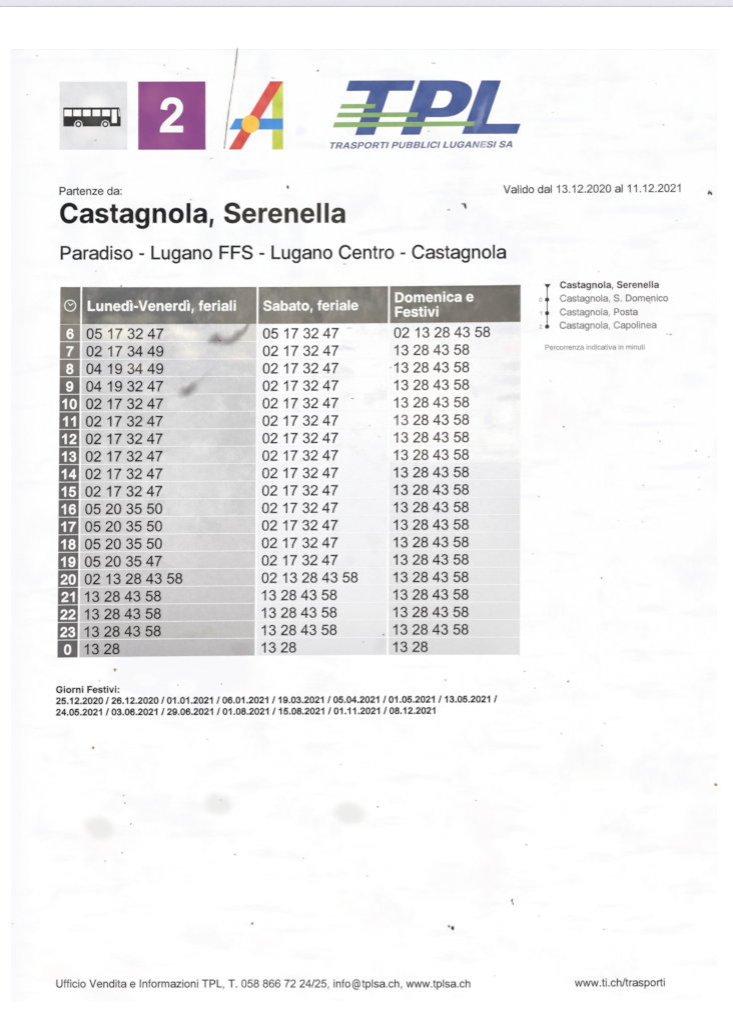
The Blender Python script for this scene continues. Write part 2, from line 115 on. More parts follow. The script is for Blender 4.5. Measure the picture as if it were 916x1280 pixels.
BOLD_GLYPHS = """\
 278
,278|64,-168 96,146 214,146 147,-168
-333|306,345 306,215 27,215 27,345
.278|64,0 64,146 214,146 214,0
/278|311,737 90,-19 -33,-19 188,737
0556|32,345 32,467* 58,542 85,622* 139,665 195,710* 278,710 339,710* 386,686 432,660* 463,615 492,571* 508,508 524,447* 524,345 524,224* 498,149 472,69* 417,26 362,-19* 278,-19 167,-19* 104,59 32,149*|168,345 168,189* 202,141 234,98* 278,98 322,98* 354,142 388,190* 388,345 388,501* 354,549 322,592* 277,592 233,592* 206,555 168,501*
1556|394,0 256,0 256,517 181,447* 79,413 79,538 133,555* 196,604 259,653* 282,719 394,719
2556|511,127 511,0 28,0 26,59* 39,90 57,138* 95,184 134,229* 204,287 309,373* 345,422 378,466* 378,504 378,542* 351,567 324,593* 279,593 231,593* 203,566 176,538* 175,458 41,473 52,600* 115,655 177,710* 281,710 385,710* 447,651 510,590* 510,502 510,458* 493,416 474,373* 435,328 396,284* 307,210 236,150* 216,129 197,109* 206,125
3556|27,215 156,233 173,148* 201,123 228,99* 267,99 314,99* 346,131 378,164* 378,212 378,258* 349,287 319,317* 273,317 253,317* 186,299 203,432 234,428* 238,428 282,428* 318,451 348,471* 348,514 348,548* 326,571 303,592* 265,592 227,592* 203,569 177,545* 166,470 34,492 55,608* 114,659 174,710* 263,710 324,710* 375,684 427,657* 455,611 483,565* 483,512 483,461* 456,420 429,379* 398,381 439,386* 478,337 516,287* 516,214 516,117* 444,48 373,-19* 267,-19 169,-19* 104,39 39,99*
4556|309,0 309,158 27,158 27,265 335,710 438,710 438,282 526,282 526,158 438,158 438,0|309,282 325,527 170,279
5556|27,215 160,225 171,149* 199,123 227,98* 265,98 313,98* 346,134 380,172* 380,235 380,295* 349,328 317,361* 264,361 232,361* 206,346 180,331* 157,295 38,309 111,698 485,698 485,570 217,570 181,448 213,483* 285,483 382,483* 450,416 516,348* 516,243 516,144* 458,71 388,-19* 265,-19 166,-19* 102,37 37,95*
6556|512,497 382,486 368,549* 353,566 327,592* 289,592 258,592* 235,575 203,552* 183,504 163,455* 145,387 149,424* 198,449 246,473* 299,473 391,473* 455,406 520,338* 520,233 520,165* 490,105 460,45* 407,13 354,-19* 287,-19 173,-19* 101,65 31,146* 31,328 31,529* 107,625 177,710* 294,710 383,710* 440,659 497,609*|175,233 175,196* 190,162 205,131* 231,115 258,98* 286,98 326,98* 355,131 386,166* 386,228 386,287* 356,320 327,352* 282,352 238,352* 206,319 175,287*
7556|25,571 25,698 528,698 528,599 456,527* 393,419 329,311* 294,197 269,117* 261,0 121,0 124,104* 156,217 187,329* 247,434 305,538* 352,578
8556|155,379 117,375* 88,416 58,457* 58,513 58,596* 119,654 179,710* 277,710 375,710* 436,652 497,594* 497,511 497,457* 468,416 439,375* 405,378 450,379* 487,328 524,277* 524,208 524,112* 455,46 387,-19* 278,-19 168,-19* 100,47 32,112* 32,209 32,283* 70,333 108,384*|193,516 193,479* 216,457 240,434* 278,434 316,434* 338,457 362,479* 362,511 362,546* 338,569 314,592* 278,592 241,592* 216,569 193,547*|167,209 167,180* 181,153 194,127* 220,112 247,98* 278,98 327,98* 358,129 389,159* 389,207 389,255* 357,286 325,317* 276,317 228,317* 198,287 167,256*
9556|39,194 167,205 180,136* 202,117 223,98* 258,98 289,98* 312,112 335,126* 350,149 366,175* 378,220 390,266* 390,313 390,318* 407,300 408,273* 359,245 311,218* 253,218 160,218* 94,285 30,353* 30,460 30,572* 97,640 165,710* 267,710 339,710* 400,671 461,632* 492,560 522,490* 522,364 522,231* 492,152 462,69* 401,25 339,-19* 256,-19 168,-19* 111,30 53,80*|380,464 380,525* 348,559 318,592* 276,592 233,592* 199,556 165,518* 165,457 165,404* 197,372 228,339* 274,339 320,339* 349,371 380,404*
:333|92,0 92,146 242,146 242,0|92,366 92,512 242,512 242,366
A722|20,0 261,718 457,718 702,0 535,0 428,339 406,410* 364,568* 340,662 377,662 353,567* 312,409* 291,339 184,0|175,158 175,279 547,279 547,158
B722|76,0 76,718 384,718 468,718* 582,671* 640,588* 640,534 640,492* 605,429* 543,387* 502,378 502,373 547,371* 623,328* 669,252* 669,200 669,142* 608,52* 490,0* 404,0|238,123 374,123 437,123* 501,171* 501,213 501,242* 471,286* 416,311* 377,311 238,311|238,419 364,419 397,419* 447,441* 476,481* 476,509 476,548* 418,595* 366,595 238,595
C722|376,-19 280,-19* 130,71* 44,240* 44,359 44,478* 131,647* 281,737* 376,737 437,737* 543,700* 624,631* 676,532* 684,470 531,470 526,500* 500,548* 460,581* 409,598* 378,598 322,598* 241,541* 196,434* 196,359 196,283* 241,176* 322,120* 378,120 408,120* 459,137* 499,170* 526,218* 532,248 684,248 677,192* 628,96* 548,22* 441,-19*
D722|332,0 145,0 145,131 325,131 393,131* 485,180* 531,282* 531,359 531,437* 485,538* 393,587* 325,587 142,587 142,718 334,718 442,718* 600,631* 685,470* 685,359 685,248* 600,87* 442,0*|230,718 230,0 76,0 76,718
E667|76,0 76,718 621,718 621,589 243,589 243,426 592,426 592,299 243,299 243,129 621,129 621,0
F611|76,0 76,718 587,718 587,589 237,589 237,404 558,404 558,279 237,279 237,0
G778|392,-19 288,-19* 132,74* 44,243* 44,358 44,477* 135,647* 291,737* 389,737 452,737* 561,701* 646,633* 699,541* 707,485 548,485 541,511* 514,553* 474,583* 423,598* 393,598 335,598* 249,542* 203,435* 203,359 203,284* 249,177* 335,120* 394,120 445,120* 520,157* 561,225* 561,271 595,267 405,267 405,385 713,385 713,291 713,197* 630,57* 486,-19*
I278|64,0 64,718 214,718 214,0
L611|76,0 76,718 242,718 242,129 583,129 583,0
N722|69,0 69,718 226,718 434,363 448,339* 481,277* 516,202* 532,161 517,143 514,180* 510,269* 508,352* 508,379 508,718 654,718 654,0 497,0 307,323 289,353* 252,422* 210,508* 185,562 206,569 209,517* 213,421* 215,346* 215,323 215,0
O778|389,-19 291,-19* 135,71* 44,240* 44,359 44,478* 135,647* 291,737* 389,737 487,737* 643,647* 734,478* 734,359 734,240* 643,71* 487,-19*|389,120 445,120* 529,175* 575,282* 575,359 575,436* 529,543* 445,598* 389,598 333,598* 250,543* 203,436* 203,359 203,282* 250,175* 333,120*
P667|73,0 73,718 362,718 445,718* 563,658* 627,549* 627,477 627,405* 563,297* 443,237* 359,237 168,237 168,363 341,363 383,363* 440,391* 470,443* 470,477 470,512* 440,563* 383,591* 341,591 229,591 229,0
R722|76,0 76,718 378,718 464,718* 588,660* 654,554* 654,482 654,410* 586,307* 460,251* 372,251 173,251 173,374 357,374 400,374* 460,400* 490,448* 490,482 490,517* 460,565* 400,591* 356,591 238,591 238,0|500,0 321,326 494,326 677,0
S667|339,-19 247,-19* 113,38* 40,148* 39,228 191,228 193,190* 230,138* 295,111* 338,111 379,111* 438,134* 471,174* 471,201 471,225* 443,259* 386,283* 343,293 264,311 164,334* 56,434* 56,514 56,581* 128,681* 255,737* 337,737 422,737* 545,680* 614,577* 616,508 466,508 462,555* 394,607* 337,607 300,607* 246,585* 217,547* 217,522 217,498* 245,465* 299,442* 337,434 404,418 457,407* 541,370* 599,319* 629,250* 629,206 629,137* 560,36* 430,-19*
T611|14,589 14,718 598,718 598,589 382,589 382,0 230,0 230,589
U722|361,-19 274,-19* 144,48* 72,167* 72,246 72,718 220,718 220,259 220,218* 255,153* 319,117* 362,117 404,117* 468,153* 503,218* 503,259 503,718 651,718 651,246 651,167* 579,48* 449,-19*
V667|246,0 19,718 172,718 273,379 293,310* 333,151* 355,59 320,59 342,152* 380,310* 399,379 496,718 648,718 426,0
a556|214,-14 160,-14* 77,22* 29,94* 29,147 29,193* 63,254* 121,292* 197,311* 238,315 287,320* 345,328* 372,346* 372,363 372,366 372,387* 352,417* 314,433* 287,433 260,433* 219,417* 194,388* 190,369 46,381 55,433* 118,506* 221,546* 290,546 341,546* 427,523* 491,477* 527,408* 527,362 527,-4 377,-4 377,72 374,72 360,45* 316,7* 254,-14*|258,92 293,92* 344,118* 373,162* 373,191 373,246 366,242* 343,235* 313,229* 282,224* 267,222 241,218* 201,201* 178,173* 178,153 178,133* 198,106* 235,92*
b611|361,-14 322,-14* 264,11* 223,53* 211,79 207,79 207,-4 61,-4 61,718 209,718 209,442 212,442 224,467* 264,508* 322,533* 362,533 423,533* 521,469* 578,347* 578,260 578,174* 522,51* 424,-14*|317,107 352,107* 401,144* 427,213* 427,260 427,307* 401,375* 352,413* 317,413 282,413* 231,375* 204,307* 204,260 204,214* 231,145* 282,107*
c556|288,-14 211,-14* 97,56* 34,182* 34,266 34,349* 97,476* 211,546* 288,546 337,546* 418,518* 480,466* 518,393* 524,349 386,334 383,355* 367,388* 342,412* 310,425* 290,425 255,425* 207,385* 181,314* 181,266 181,218* 207,147* 255,107* 290,107 310,107* 343,120* 367,144* 383,179* 387,200 524,186 519,141* 481,67* 419,14* 337,-14*
d611|251,-14 188,-14* 90,51* 34,174* 34,260 34,347* 91,469* 189,533* 250,533 290,533* 348,508* 388,467* 400,442 403,442 403,718 551,718 551,-4 405,-4 405,79 401,79 389,53* 348,11* 290,-14*|295,107 330,107* 381,145* 408,214* 408,260 408,307* 381,375* 330,413* 295,413 260,413* 211,375* 185,307* 185,260 185,213* 211,144* 260,107*
e556|283,-14 203,-14* 86,56* 23,181* 23,265 23,348* 87,475* 201,546* 277,546 331,546* 423,509* 491,438* 528,335* 528,270 528,228 78,228 78,323 457,323 389,300 389,340* 363,399* 314,431* 279,431 244,431* 194,399* 168,341* 168,303 168,236 168,193* 197,132* 250,100* 286,100 312,100* 352,115* 381,144* 388,164 521,150 510,101* 444,27* 345,-14*
f333|308,519 308,405 10,405 10,519|89,0 89,567 89,621* 125,692* 191,727* 236,727 263,727* 308,721* 318,719 306,606 299,608* 275,610* 264,610 238,610* 216,583* 216,555 216,0
g611|299,-217 230,-217* 130,-178* 71,-110* 62,-65 194,-46 200,-63* 227,-90* 269,-106* 299,-106 351,-106* 408,-53* 408,1 408,93 401,93 390,67* 350,26* 293,4* 255,4 193,4* 96,66* 40,185* 40,270 40,358* 97,481* 194,546* 255,546 294,546* 352,520* 392,478* 405,452 408,452 408,537 553,537 553,13 553,-66* 489,-168* 374,-217*|299,122 333,122* 383,158* 411,225* 411,272 411,318* 384,387* 334,425* 299,425 264,425* 215,387* 189,318* 189,272 189,225* 215,158* 264,122*
i278|69,0 69,532 209,532 209,0|69,604 69,725 209,725 209,604
l278|69,0 69,718 209,718 209,0
m889|64,0 64,537 201,537 205,407 196,407 208,455* 256,517* 320,546* 355,546 412,546* 488,474* 501,402 485,402 496,450* 547,514* 618,546* 659,546 707,546* 783,502* 826,419* 826,359 826,0 680,0 680,329 680,375* 634,420* 599,420 573,420* 536,396* 515,354* 515,325 515,0 375,0 375,333 375,373* 330,420* 295,420 271,420* 232,397* 210,352* 210,320 210,0
n611|211,304 211,0 65,0 65,537 206,537 207,400 192,400 214,469* 299,546* 368,546 422,546* 502,497* 546,404* 546,340 546,0 400,0 400,311 400,362* 352,417* 308,417 280,417* 236,392* 211,342*
o611|306,-14 223,-14* 101,56* 34,182* 34,266 34,350* 101,476* 223,546* 306,546 389,546* 511,476* 578,350* 578,266 578,182* 511,56* 389,-14*|306,108 343,108* 394,147* 422,219* 422,266 422,314* 394,385* 343,424* 306,424 270,424* 218,385* 191,314* 191,266 191,218* 218,147* 270,108*
r389|64,0 64,540 203,540 203,446 207,446 221,497* 284,546* 329,546 341,546* 364,544* 373,543 373,409 364,411* 329,415* 312,415 282,415* 235,386* 208,334* 208,298 208,0
s556|276,-14 208,-14* 102,26* 37,102* 30,156 176,169 184,134* 234,96* 277,96 318,96* 364,126* 364,150 364,170* 329,196* 295,202 201,221 123,237* 43,315* 43,376 43,429* 100,505* 203,546* 273,546 340,546* 440,506* 499,434* 505,384 367,371 362,400* 315,438* 276,438 241,438* 196,408* 196,384 196,365* 227,338* 261,331 362,312 442,296* 519,224* 519,165 519,111* 457,31* 347,-14*
t333|302,539 302,421 10,421 10,539|80,676 212,676 212,163 212,137* 231,115* 255,115 263,115* 292,117* 299,118 309,1 292,-3* 249,-6* 228,-6 154,-6* 80,70* 80,145
u611|244,-14 190,-14* 110,35* 66,128* 66,192 66,532 212,532 212,221 212,170* 260,115* 303,115 331,115* 375,140* 399,191* 399,228 399,532 545,532 545,-5 405,-5 404,132 419,132 397,63* 311,-14*
v556|197,0 13,532 163,532 244,266 259,216* 283,114* 296,60 264,60 276,114* 300,215* 315,266 394,532 543,532 358,0
ì278|44,0 44,531 209,531 209,0|73,597 -50,750 105,750 188,597"""

# ------------------------------------------------------------------ small helpers
WHITE = 0.82                       # albedo of clean white paper


def lin(c):
    c = c / 255.0
    return c / 12.92 if c <= 0.04045 else ((c + 0.055) / 1.055) ** 2.4


def tone(r, g=None, b=None):
    """Tone as it reads next to white paper (0..255) -> reflectance."""
    if g is None:
        g = b = r
    return (lin(r) * WHITE, lin(g) * WHITE, lin(b) * WHITE, 1.0)


def gx(x):
    return (x - GRID_W / 2) * PX


def gy(y):
    return (GRID_H / 2 - y) * PX


class Nodes:
    """Builds a Principled material whose base colour is a chain of soft patches on a tone."""

    def __init__(self, name, rough=0.6, spec=0.25):
        self.mat = bpy.data.materials.new(name)
        self.mat.use_nodes = True
        self.t = self.mat.node_tree
        self.bsdf = self.t.nodes['Principled BSDF']
        self.bsdf.inputs['Roughness'].default_value = rough
        self.bsdf.inputs['Specular IOR Level'].default_value = spec
        tc = self.new('ShaderNodeTexCoord')
        m = self.new('ShaderNodeMapping')          # object space (metres) -> sheet grid units
        m.inputs['Scale'].default_value = (1 / PX, -1 / PX, 1)
        m.inputs['Location'].default_value = (GRID_W / 2, GRID_H / 2, 0)
        self.link(tc.outputs['Object'], m.inputs['Vector'])
        self.P = m.outputs['Vector']
        self.Q = self.P
        self.col = None

    def new(self, kind):
        return self.t.nodes.new(kind)

    def link(self, a, b):
        self.t.links.new(a, b)

    def noise(self, size, detail=3.0, rough=0.55, seed=0.0, color=False, stretch=(1, 1)):
        m = self.new('ShaderNodeMapping')
        m.inputs['Location'].default_value = (seed * 17.3, seed * 9.1, seed * 3.7)
        m.inputs['Scale'].default_value = (stretch[0] / size, stretch[1] / size, 1 / size)
        self.link(self.P, m.inputs['Vector'])
        n = self.new('ShaderNodeTexNoise')
        n.inputs['Scale'].default_value = 1.0
        n.inputs['Detail'].default_value = detail
        n.inputs['Roughness'].default_value = rough
        self.link(m.outputs['Vector'], n.inputs['Vector'])
        return n.outputs['Color' if color else 'Fac']

    def warp(self, size, amount, seed=0.0):
        n = self.noise(size, 3, 0.6, seed, color=True)
        s = self.new('ShaderNodeVectorMath'); s.operation = 'SUBTRACT'
        self.link(n, s.inputs[0]); s.inputs[1].default_value = (0.5, 0.5, 0.5)
        k = self.new('ShaderNodeVectorMath'); k.operation = 'MULTIPLY'
        self.link(s.outputs[0], k.inputs[0]); k.inputs[1].default_value = (amount * 2, amount * 2, 0)
        a = self.new('ShaderNodeVectorMath'); a.operation = 'ADD'
        self.link(self.P, a.inputs[0]); self.link(k.outputs[0], a.inputs[1])
        self.Q = a.outputs[0]

    def remap(self, fac, lo, hi, out_lo=0.0, out_hi=1.0, smooth=True):
        r = self.new('ShaderNodeMapRange')
        r.interpolation_type = 'SMOOTHSTEP' if smooth else 'LINEAR'
        r.inputs['From Min'].default_value = lo
        r.inputs['From Max'].default_value = hi
        r.inputs['To Min'].default_value = out_lo
        r.inputs['To Max'].default_value = out_hi
        self.link(fac, r.inputs['Value'])
        return r.outputs['Result']

    def spot(self, x, y, rx, ry, ang=0.0, soft=0.9, strength=1.0):
        """Soft ellipse, 1 inside, fading to 0 at its rim."""
        m = self.new('ShaderNodeMapping')
        m.vector_type = 'TEXTURE'
        m.inputs['Location'].default_value = (x, y, 0)
        m.inputs['Rotation'].default_value = (0, 0, math.radians(ang))
        m.inputs['Scale'].default_value = (rx, ry, 1e6)
        self.link(self.Q, m.inputs['Vector'])
        ln = self.new('ShaderNodeVectorMath'); ln.operation = 'LENGTH'
        self.link(m.outputs['Vector'], ln.inputs[0])
        return self.remap(ln.outputs['Value'], 1.0 - soft, 1.0 + 0.15 * soft, strength, 0.0)

    def band(self, axis, lo, hi, a=0.0, b=1.0):
        s = self.new('ShaderNodeSeparateXYZ')
        self.link(self.Q, s.inputs[0])
        return self.remap(s.outputs[axis], lo, hi, a, b)

    def mul(self, a, b):
        m = self.new('ShaderNodeMath'); m.operation = 'MULTIPLY'
        for i, v in enumerate((a, b)):
            if isinstance(v, (int, float)):
                m.inputs[i].default_value = v
            else:
                self.link(v, m.inputs[i])
        return m.outputs[0]

    def base(self, rgba):
        r = self.new('ShaderNodeRGB')
        r.outputs[0].default_value = rgba
        self.col = r.outputs[0]
        return self

    def mix(self, rgba, fac, mode='MIX'):
        m = self.new('ShaderNodeMix'); m.data_type = 'RGBA'; m.blend_type = mode
        if isinstance(fac, (int, float)):
            m.inputs[0].default_value = fac
        else:
            self.link(fac, m.inputs[0])
        self.link(self.col, m.inputs[6])
        if hasattr(rgba, 'is_linked'):
            self.link(rgba, m.inputs[7])
        else:
            m.inputs[7].default_value = rgba
        self.col = m.outputs[2]
        return self

    def ramp(self, axis, stops):
        """Tone along one axis of the sheet: [(grid position, tone), ...]"""
        lo, hi = stops[0][0], stops[-1][0]
        s = self.new('ShaderNodeSeparateXYZ'); self.link(self.P, s.inputs[0])
        f = self.remap(s.outputs[axis], lo, hi, smooth=False)
        r = self.new('ShaderNodeValToRGB')
        e = r.color_ramp.elements
        e[0].position, e[0].color = 0.0, stops[0][1]
        e[1].position, e[1].color = 1.0, stops[-1][1]
        for p, c in stops[1:-1]:
            k = e.new((p - lo) / (hi - lo)); k.color = c
        self.link(f, r.inputs['Fac'])
        self.col = r.outputs['Color']
        return self

    def grain(self, amount=0.06, size=1.6, seed=5.0):
        """fine speckle of toner and paper fibre"""
        g = self.remap(self.noise(size, 2, 0.7, seed), 0.25, 0.75, 1.0 - amount, 1.0 + amount, smooth=False)
        c = self.new('ShaderNodeCombineColor')
        for i in range(3):
            self.link(g, c.inputs[i])
        return self.mix(c.outputs[0], 1.0, 'MULTIPLY')

    def done(self):
        self.link(self.col, self.bsdf.inputs['Base Color'])
        return self.mat


# soot smudges and finger marks that run across print and bare paper alike
def soil(n):
    n.warp(11, 4.5, 2.0)
    n.mix(tone(104, 97, 92), n.spot(269, 424, 14, 8.5, -25, 1.0, 0.85))
    n.mix(tone(116, 106, 97), n.spot(285, 426, 20, 8, -12, 1.0, 0.7))
    n.mix(tone(122, 111, 100), n.spot(299, 418, 17, 6.5, -40, 1.0, 0.72))
    n.mix(tone(122, 112, 104), n.spot(309, 408, 11, 4.5, -58, 1.0, 0.65))
    n.mix(tone(70, 60, 58), n.spot(275, 425, 3.2, 1.6, 20, 1.0, 0.8))
    n.mix(tone(108, 105, 102), n.spot(234, 489, 17, 8.5, -22, 1.0, 0.8))
    n.mix(tone(122, 120, 118), n.spot(241, 482, 10, 6, -35, 1.0, 0.45))
    n.mix(tone(150, 148, 146), n.spot(252, 474, 16, 5, -42, 1.0, 0.3))
    n.mix(tone(226, 220, 212), n.spot(300, 437, 26, 10, -14, 1.0, 0.5))
    return n


def paper_material():
    n = Nodes('worn_white_paper_with_reflections', 0.55, 0.3)
    n.base(tone(253.8, 253.8, 253.8))  # mottling below roughly suggests faint reflections, painted into the paper tone
    n.mix(tone(247.5, 247.5, 249.5), n.remap(n.noise(62, 4, 0.6, 1.0), 0.52, 0.70, 0, 0.8))
    n.mix(tone(250, 247, 247), n.remap(n.noise(95, 3, 0.6, 7.0), 0.55, 0.75, 0, 0.7))
    n.mix(tone(246, 246, 248), n.remap(n.noise(30, 3, 0.6, 3.0, stretch=(0.35, 1.3)), 0.54, 0.70, 0, 0.65))
    n.mix(tone(247, 247, 251), n.band(0, 48, 13, 0, 0.75))
    n.warp(16, 4.0, 4.0)
    # water mark under the table
    n.mix(tone(247, 246, 249), n.spot(226, 838, 94, 42, 0, 0.14, 0.8))
    n.mix(tone(252, 252, 252), n.spot(183, 850, 17, 9, 10, 0.3, 0.7))
    n.mix(tone(252, 252, 252), n.spot(228, 860, 20, 12, 0, 0.3, 0.9))
    # three dried drops in the empty lower half
    for x, y, rx, ry, a in ((125, 1036, 23, 17, 18), (273, 1005, 22, 17, 12), (437, 1017, 25, 18, 8)):
        n.mix(tone(235, 235, 233), n.spot(x, y, rx, ry, a, 0.6, 0.95))
    n.mix(tone(247, 245, 244), n.spot(742, 955, 34, 32, 0, 0.8, 0.35))
    n.mix(tone(250, 249, 249), n.spot(560, 1102, 40, 34, 0, 0.8, 0.6))
    n.mix(tone(240, 240, 246), n.spot(332, 128, 10, 52, 4, 0.7, 0.5))
    n.mix(tone(242, 242, 248), n.spot(375, 164, 9, 9, 0, 0.7, 0.7))
    n.mix(tone(242, 242, 244), n.spot(438, 436, 20, 5, 0, 0.8, 0.6))
    for x, y, rx, ry in ((92, 262, 18, 90), (262, 300, 20, 70), (330, 82, 14, 26), (372, 300, 14, 60), (690, 300, 60, 7), (800, 262, 60, 8),
                         (815, 530, 60, 5), (865, 476, 24, 14), (845, 584, 44, 5), (700, 150, 60, 5), (865, 170, 20, 12)):
        n.mix(tone(246, 246.5, 250), n.spot(x, y, rx, ry, 0, 0.8, 0.6))  # the flat bands put brick-like reflections into the paper tone
    soil(n)
    n.grain(0.012, 2.2)
    return n.done()


def card_material():
    n = Nodes('white_card', 0.6, 0.2)
    n.base((0.90, 0.90, 0.90, 1))
    n.mix((0.885, 0.885, 0.89, 1), n.remap(n.noise(180, 3, 0.5, 2.0), 0.45, 0.75, 0, 1))
    return n.done()


def table_material():
    n = Nodes('pale_lavender_laminate', 0.45, 0.3)
    n.base(tone(232, 231, 239))
    n.grain(0.008, 3.0)
    return n.done()


def ink_material(name, dark, paler, lo=0.45, hi=0.7, seed=0.0, rules=(), grain=0.10):
    """Toner: a dark tone, patchily mixed with a lighter, browner one."""
    n = Nodes(name, 0.7, 0.12)
    n.base(tone(*dark))
    n.mix(tone(*paler), n.remap(n.noise(38, 4, 0.6, seed), lo, hi, 0, 0.9))
    n.warp(20, 5, 3.0)
    for kind, args, col, s in rules:
        f = n.spot(*args, strength=s) if kind == 'spot' else n.band(*args, 0.0, s)
        n.mix(tone(*col), f)
    n.grain(grain, 1.5)
    return n.done()


def flat_print(name, rgb, rgb2, size=22, seed=0.0, amount=1.0, spots=(), grain=0.04, streak=(1, 1)):
    """Solid printed area with uneven tone."""
    n = Nodes(name, 0.5, 0.3)
    n.base(tone(*rgb))
    n.mix(tone(*rgb2), n.remap(n.noise(size, 4, 0.6, seed, stretch=streak), 0.38, 0.68, 0, amount))
    n.warp(14, 5, seed + 1)
    for args, col, s in spots:
        n.mix(tone(*col), n.spot(*args, strength=s))
    n.grain(grain, 1.6, seed)
    return n.done()


def header_material():
    n = Nodes('dark_header_toner_with_reflections', 0.5, 0.3)
    n.ramp(0, [(75, tone(122, 118, 108)), (100, tone(114, 111, 105)), (112, tone(112, 112, 111)), (262, tone(115, 115, 114)),
               (276, tone(130, 126, 117)), (330, tone(132, 128, 119)), (470, tone(131, 127, 117)), (560, tone(122, 118, 109)), (652, tone(112, 108, 100))])
    n.mix(tone(152, 149, 139), n.remap(n.noise(26, 4, 0.6, 6.0, stretch=(1.2, 0.8)), 0.47, 0.66, 0, 0.75))  # beige mottling and spots: glass-cover reflections put into the toner colour
    n.mix(tone(98, 97, 96), n.remap(n.noise(30, 3, 0.6, 8.0, stretch=(1.3, 0.8)), 0.50, 0.68, 0, 0.6))
    n.warp(9, 4.5, 1.0)
    for x, y, rx, ry, c, s in ((141, 399, 17, 9, (163, 158, 142), .8), (180, 398, 22, 9, (156, 151, 137), .75),
                               (214, 400, 12, 8, (148, 143, 130), .6), (88, 400, 14, 10, (144, 139, 122), .7), (160, 401, 50, 7, (150, 146, 134), .55), (140, 366, 40, 6, (104, 104, 104), .6),
                               (300, 385, 20, 8, (140, 136, 124), .5), (312, 372, 12, 12, (136, 132, 122), .5),
                               (430, 365, 16, 7, (150, 140, 128), .5), (580, 392, 14, 9, (134, 128, 117), .5),
                               (600, 372, 20, 9, (124, 120, 110), .4), (640, 380, 14, 22, (100, 97, 92), .5),
                               (150, 372, 30, 10, (97, 96, 97), .5), (228, 374, 38, 15, (98, 98, 99), .75), (196, 362, 40, 6, (92, 92, 93), .5)):
        n.mix(tone(*c), n.spot(x, y, rx, ry, 0, 0.95, s))
    n.mix(tone(92, 90, 88), n.mul(n.band(1, 362, 357.5, 0, 1), 0.45))
    n.grain(0.09, 1.8, 3.0)
    return n.done()


def hour_material():
    n = Nodes('dark_grey_hour_toner', 0.5, 0.3)
    n.ramp(1, [(404, tone(138, 132, 121)), (440, tone(130, 124, 114)), (462, tone(122, 118, 110)), (484, tone(102, 100, 99)),
               (620, tone(97, 95, 96)), (822, tone(94, 92, 94))])  # browner top rows: reflections put into the toner colour
    n.mix(tone(112, 109, 107), n.remap(n.noise(20, 4, 0.6, 5.0), 0.5, 0.75, 0, 0.5))
    n.mix(tone(140, 142, 118), n.spot(84, 459, 10, 5, 0, 0.9, 0.5))
    n.grain(0.11, 1.7, 4.0)
    return n.done()


def weekday_material():
    n = Nodes('grey_weekday_toner', 0.5, 0.3)
    n.ramp(1, [(404, tone(219, 217, 218)), (450, tone(213, 212, 214)), (500, tone(212, 211, 212)), (600, tone(217, 216, 216)),
               (690, tone(211, 209, 209)), (745, tone(204, 202, 202)), (790, tone(194, 191, 191)), (822, tone(183, 180, 181))])
    # lighter tone down the middle of the column
    n.warp(30, 10, 9.0)
    n.mix(tone(228, 227, 227), n.spot(222, 610, 60, 150, 0, 1.0, 0.6))
    n.mix(tone(198, 197, 198), n.mul(n.band(0, 150, 100, 0, 1), 0.35))
    n.mix(tone(201, 199, 199), n.mul(n.spot(300, 520, 32, 110, 0, 1.0, 0.6), 1.0))
    n.mix(tone(197, 196, 199), n.spot(118, 452, 20, 30, 0, 1.0, 0.4))
    for x, y, rx, ry, c, s in ((150, 416, 40, 15, (243, 239, 228), .9), (146, 438, 22, 9, (232, 230, 222), .7),
                               (168, 459, 28, 9, (234, 231, 224), .7), (228, 416, 30, 13, (248, 244, 237), .95), (196, 412, 26, 9, (240, 237, 230), .7),
                               (236, 438, 28, 15, (240, 236, 228), .9), (190, 430, 20, 14, (226, 224, 222), .6),
                               (298, 447, 30, 11, (236, 229, 222), .8), (312, 418, 10, 16, (226, 216, 206), .7),
                               (250, 406, 30, 5, (212, 208, 204), .5), (136, 480, 22, 10, (220, 219, 219), .5),
                               (240, 795, 22, 8, (176, 174, 168), .5), (300, 812, 18, 10, (172, 169, 164), .6),
                               (175, 812, 20, 8, (178, 178, 184), .5), (260, 790, 14, 10, (186, 183, 172), .5)):
        n.mix(tone(*c), n.spot(x, y, rx, ry, 0, 0.95, s))  # the upper cream blotches paint reflections into the cell colour
    n.mix(tone(232, 231, 230), n.mul(n.band(1, 740, 600, 0, 1), n.remap(n.noise(30, 4, 0.65, 12.0), 0.50, 0.66, 0, 0.5)))
    n.mix(tone(196, 195, 197), n.remap(n.noise(36, 4, 0.65, 15.0), 0.52, 0.68, 0, 0.45))
    soil(n)
    n.grain(0.05, 7.0, 16.0)
    n.grain(0.07, 2.0, 6.0)
    return n.done()


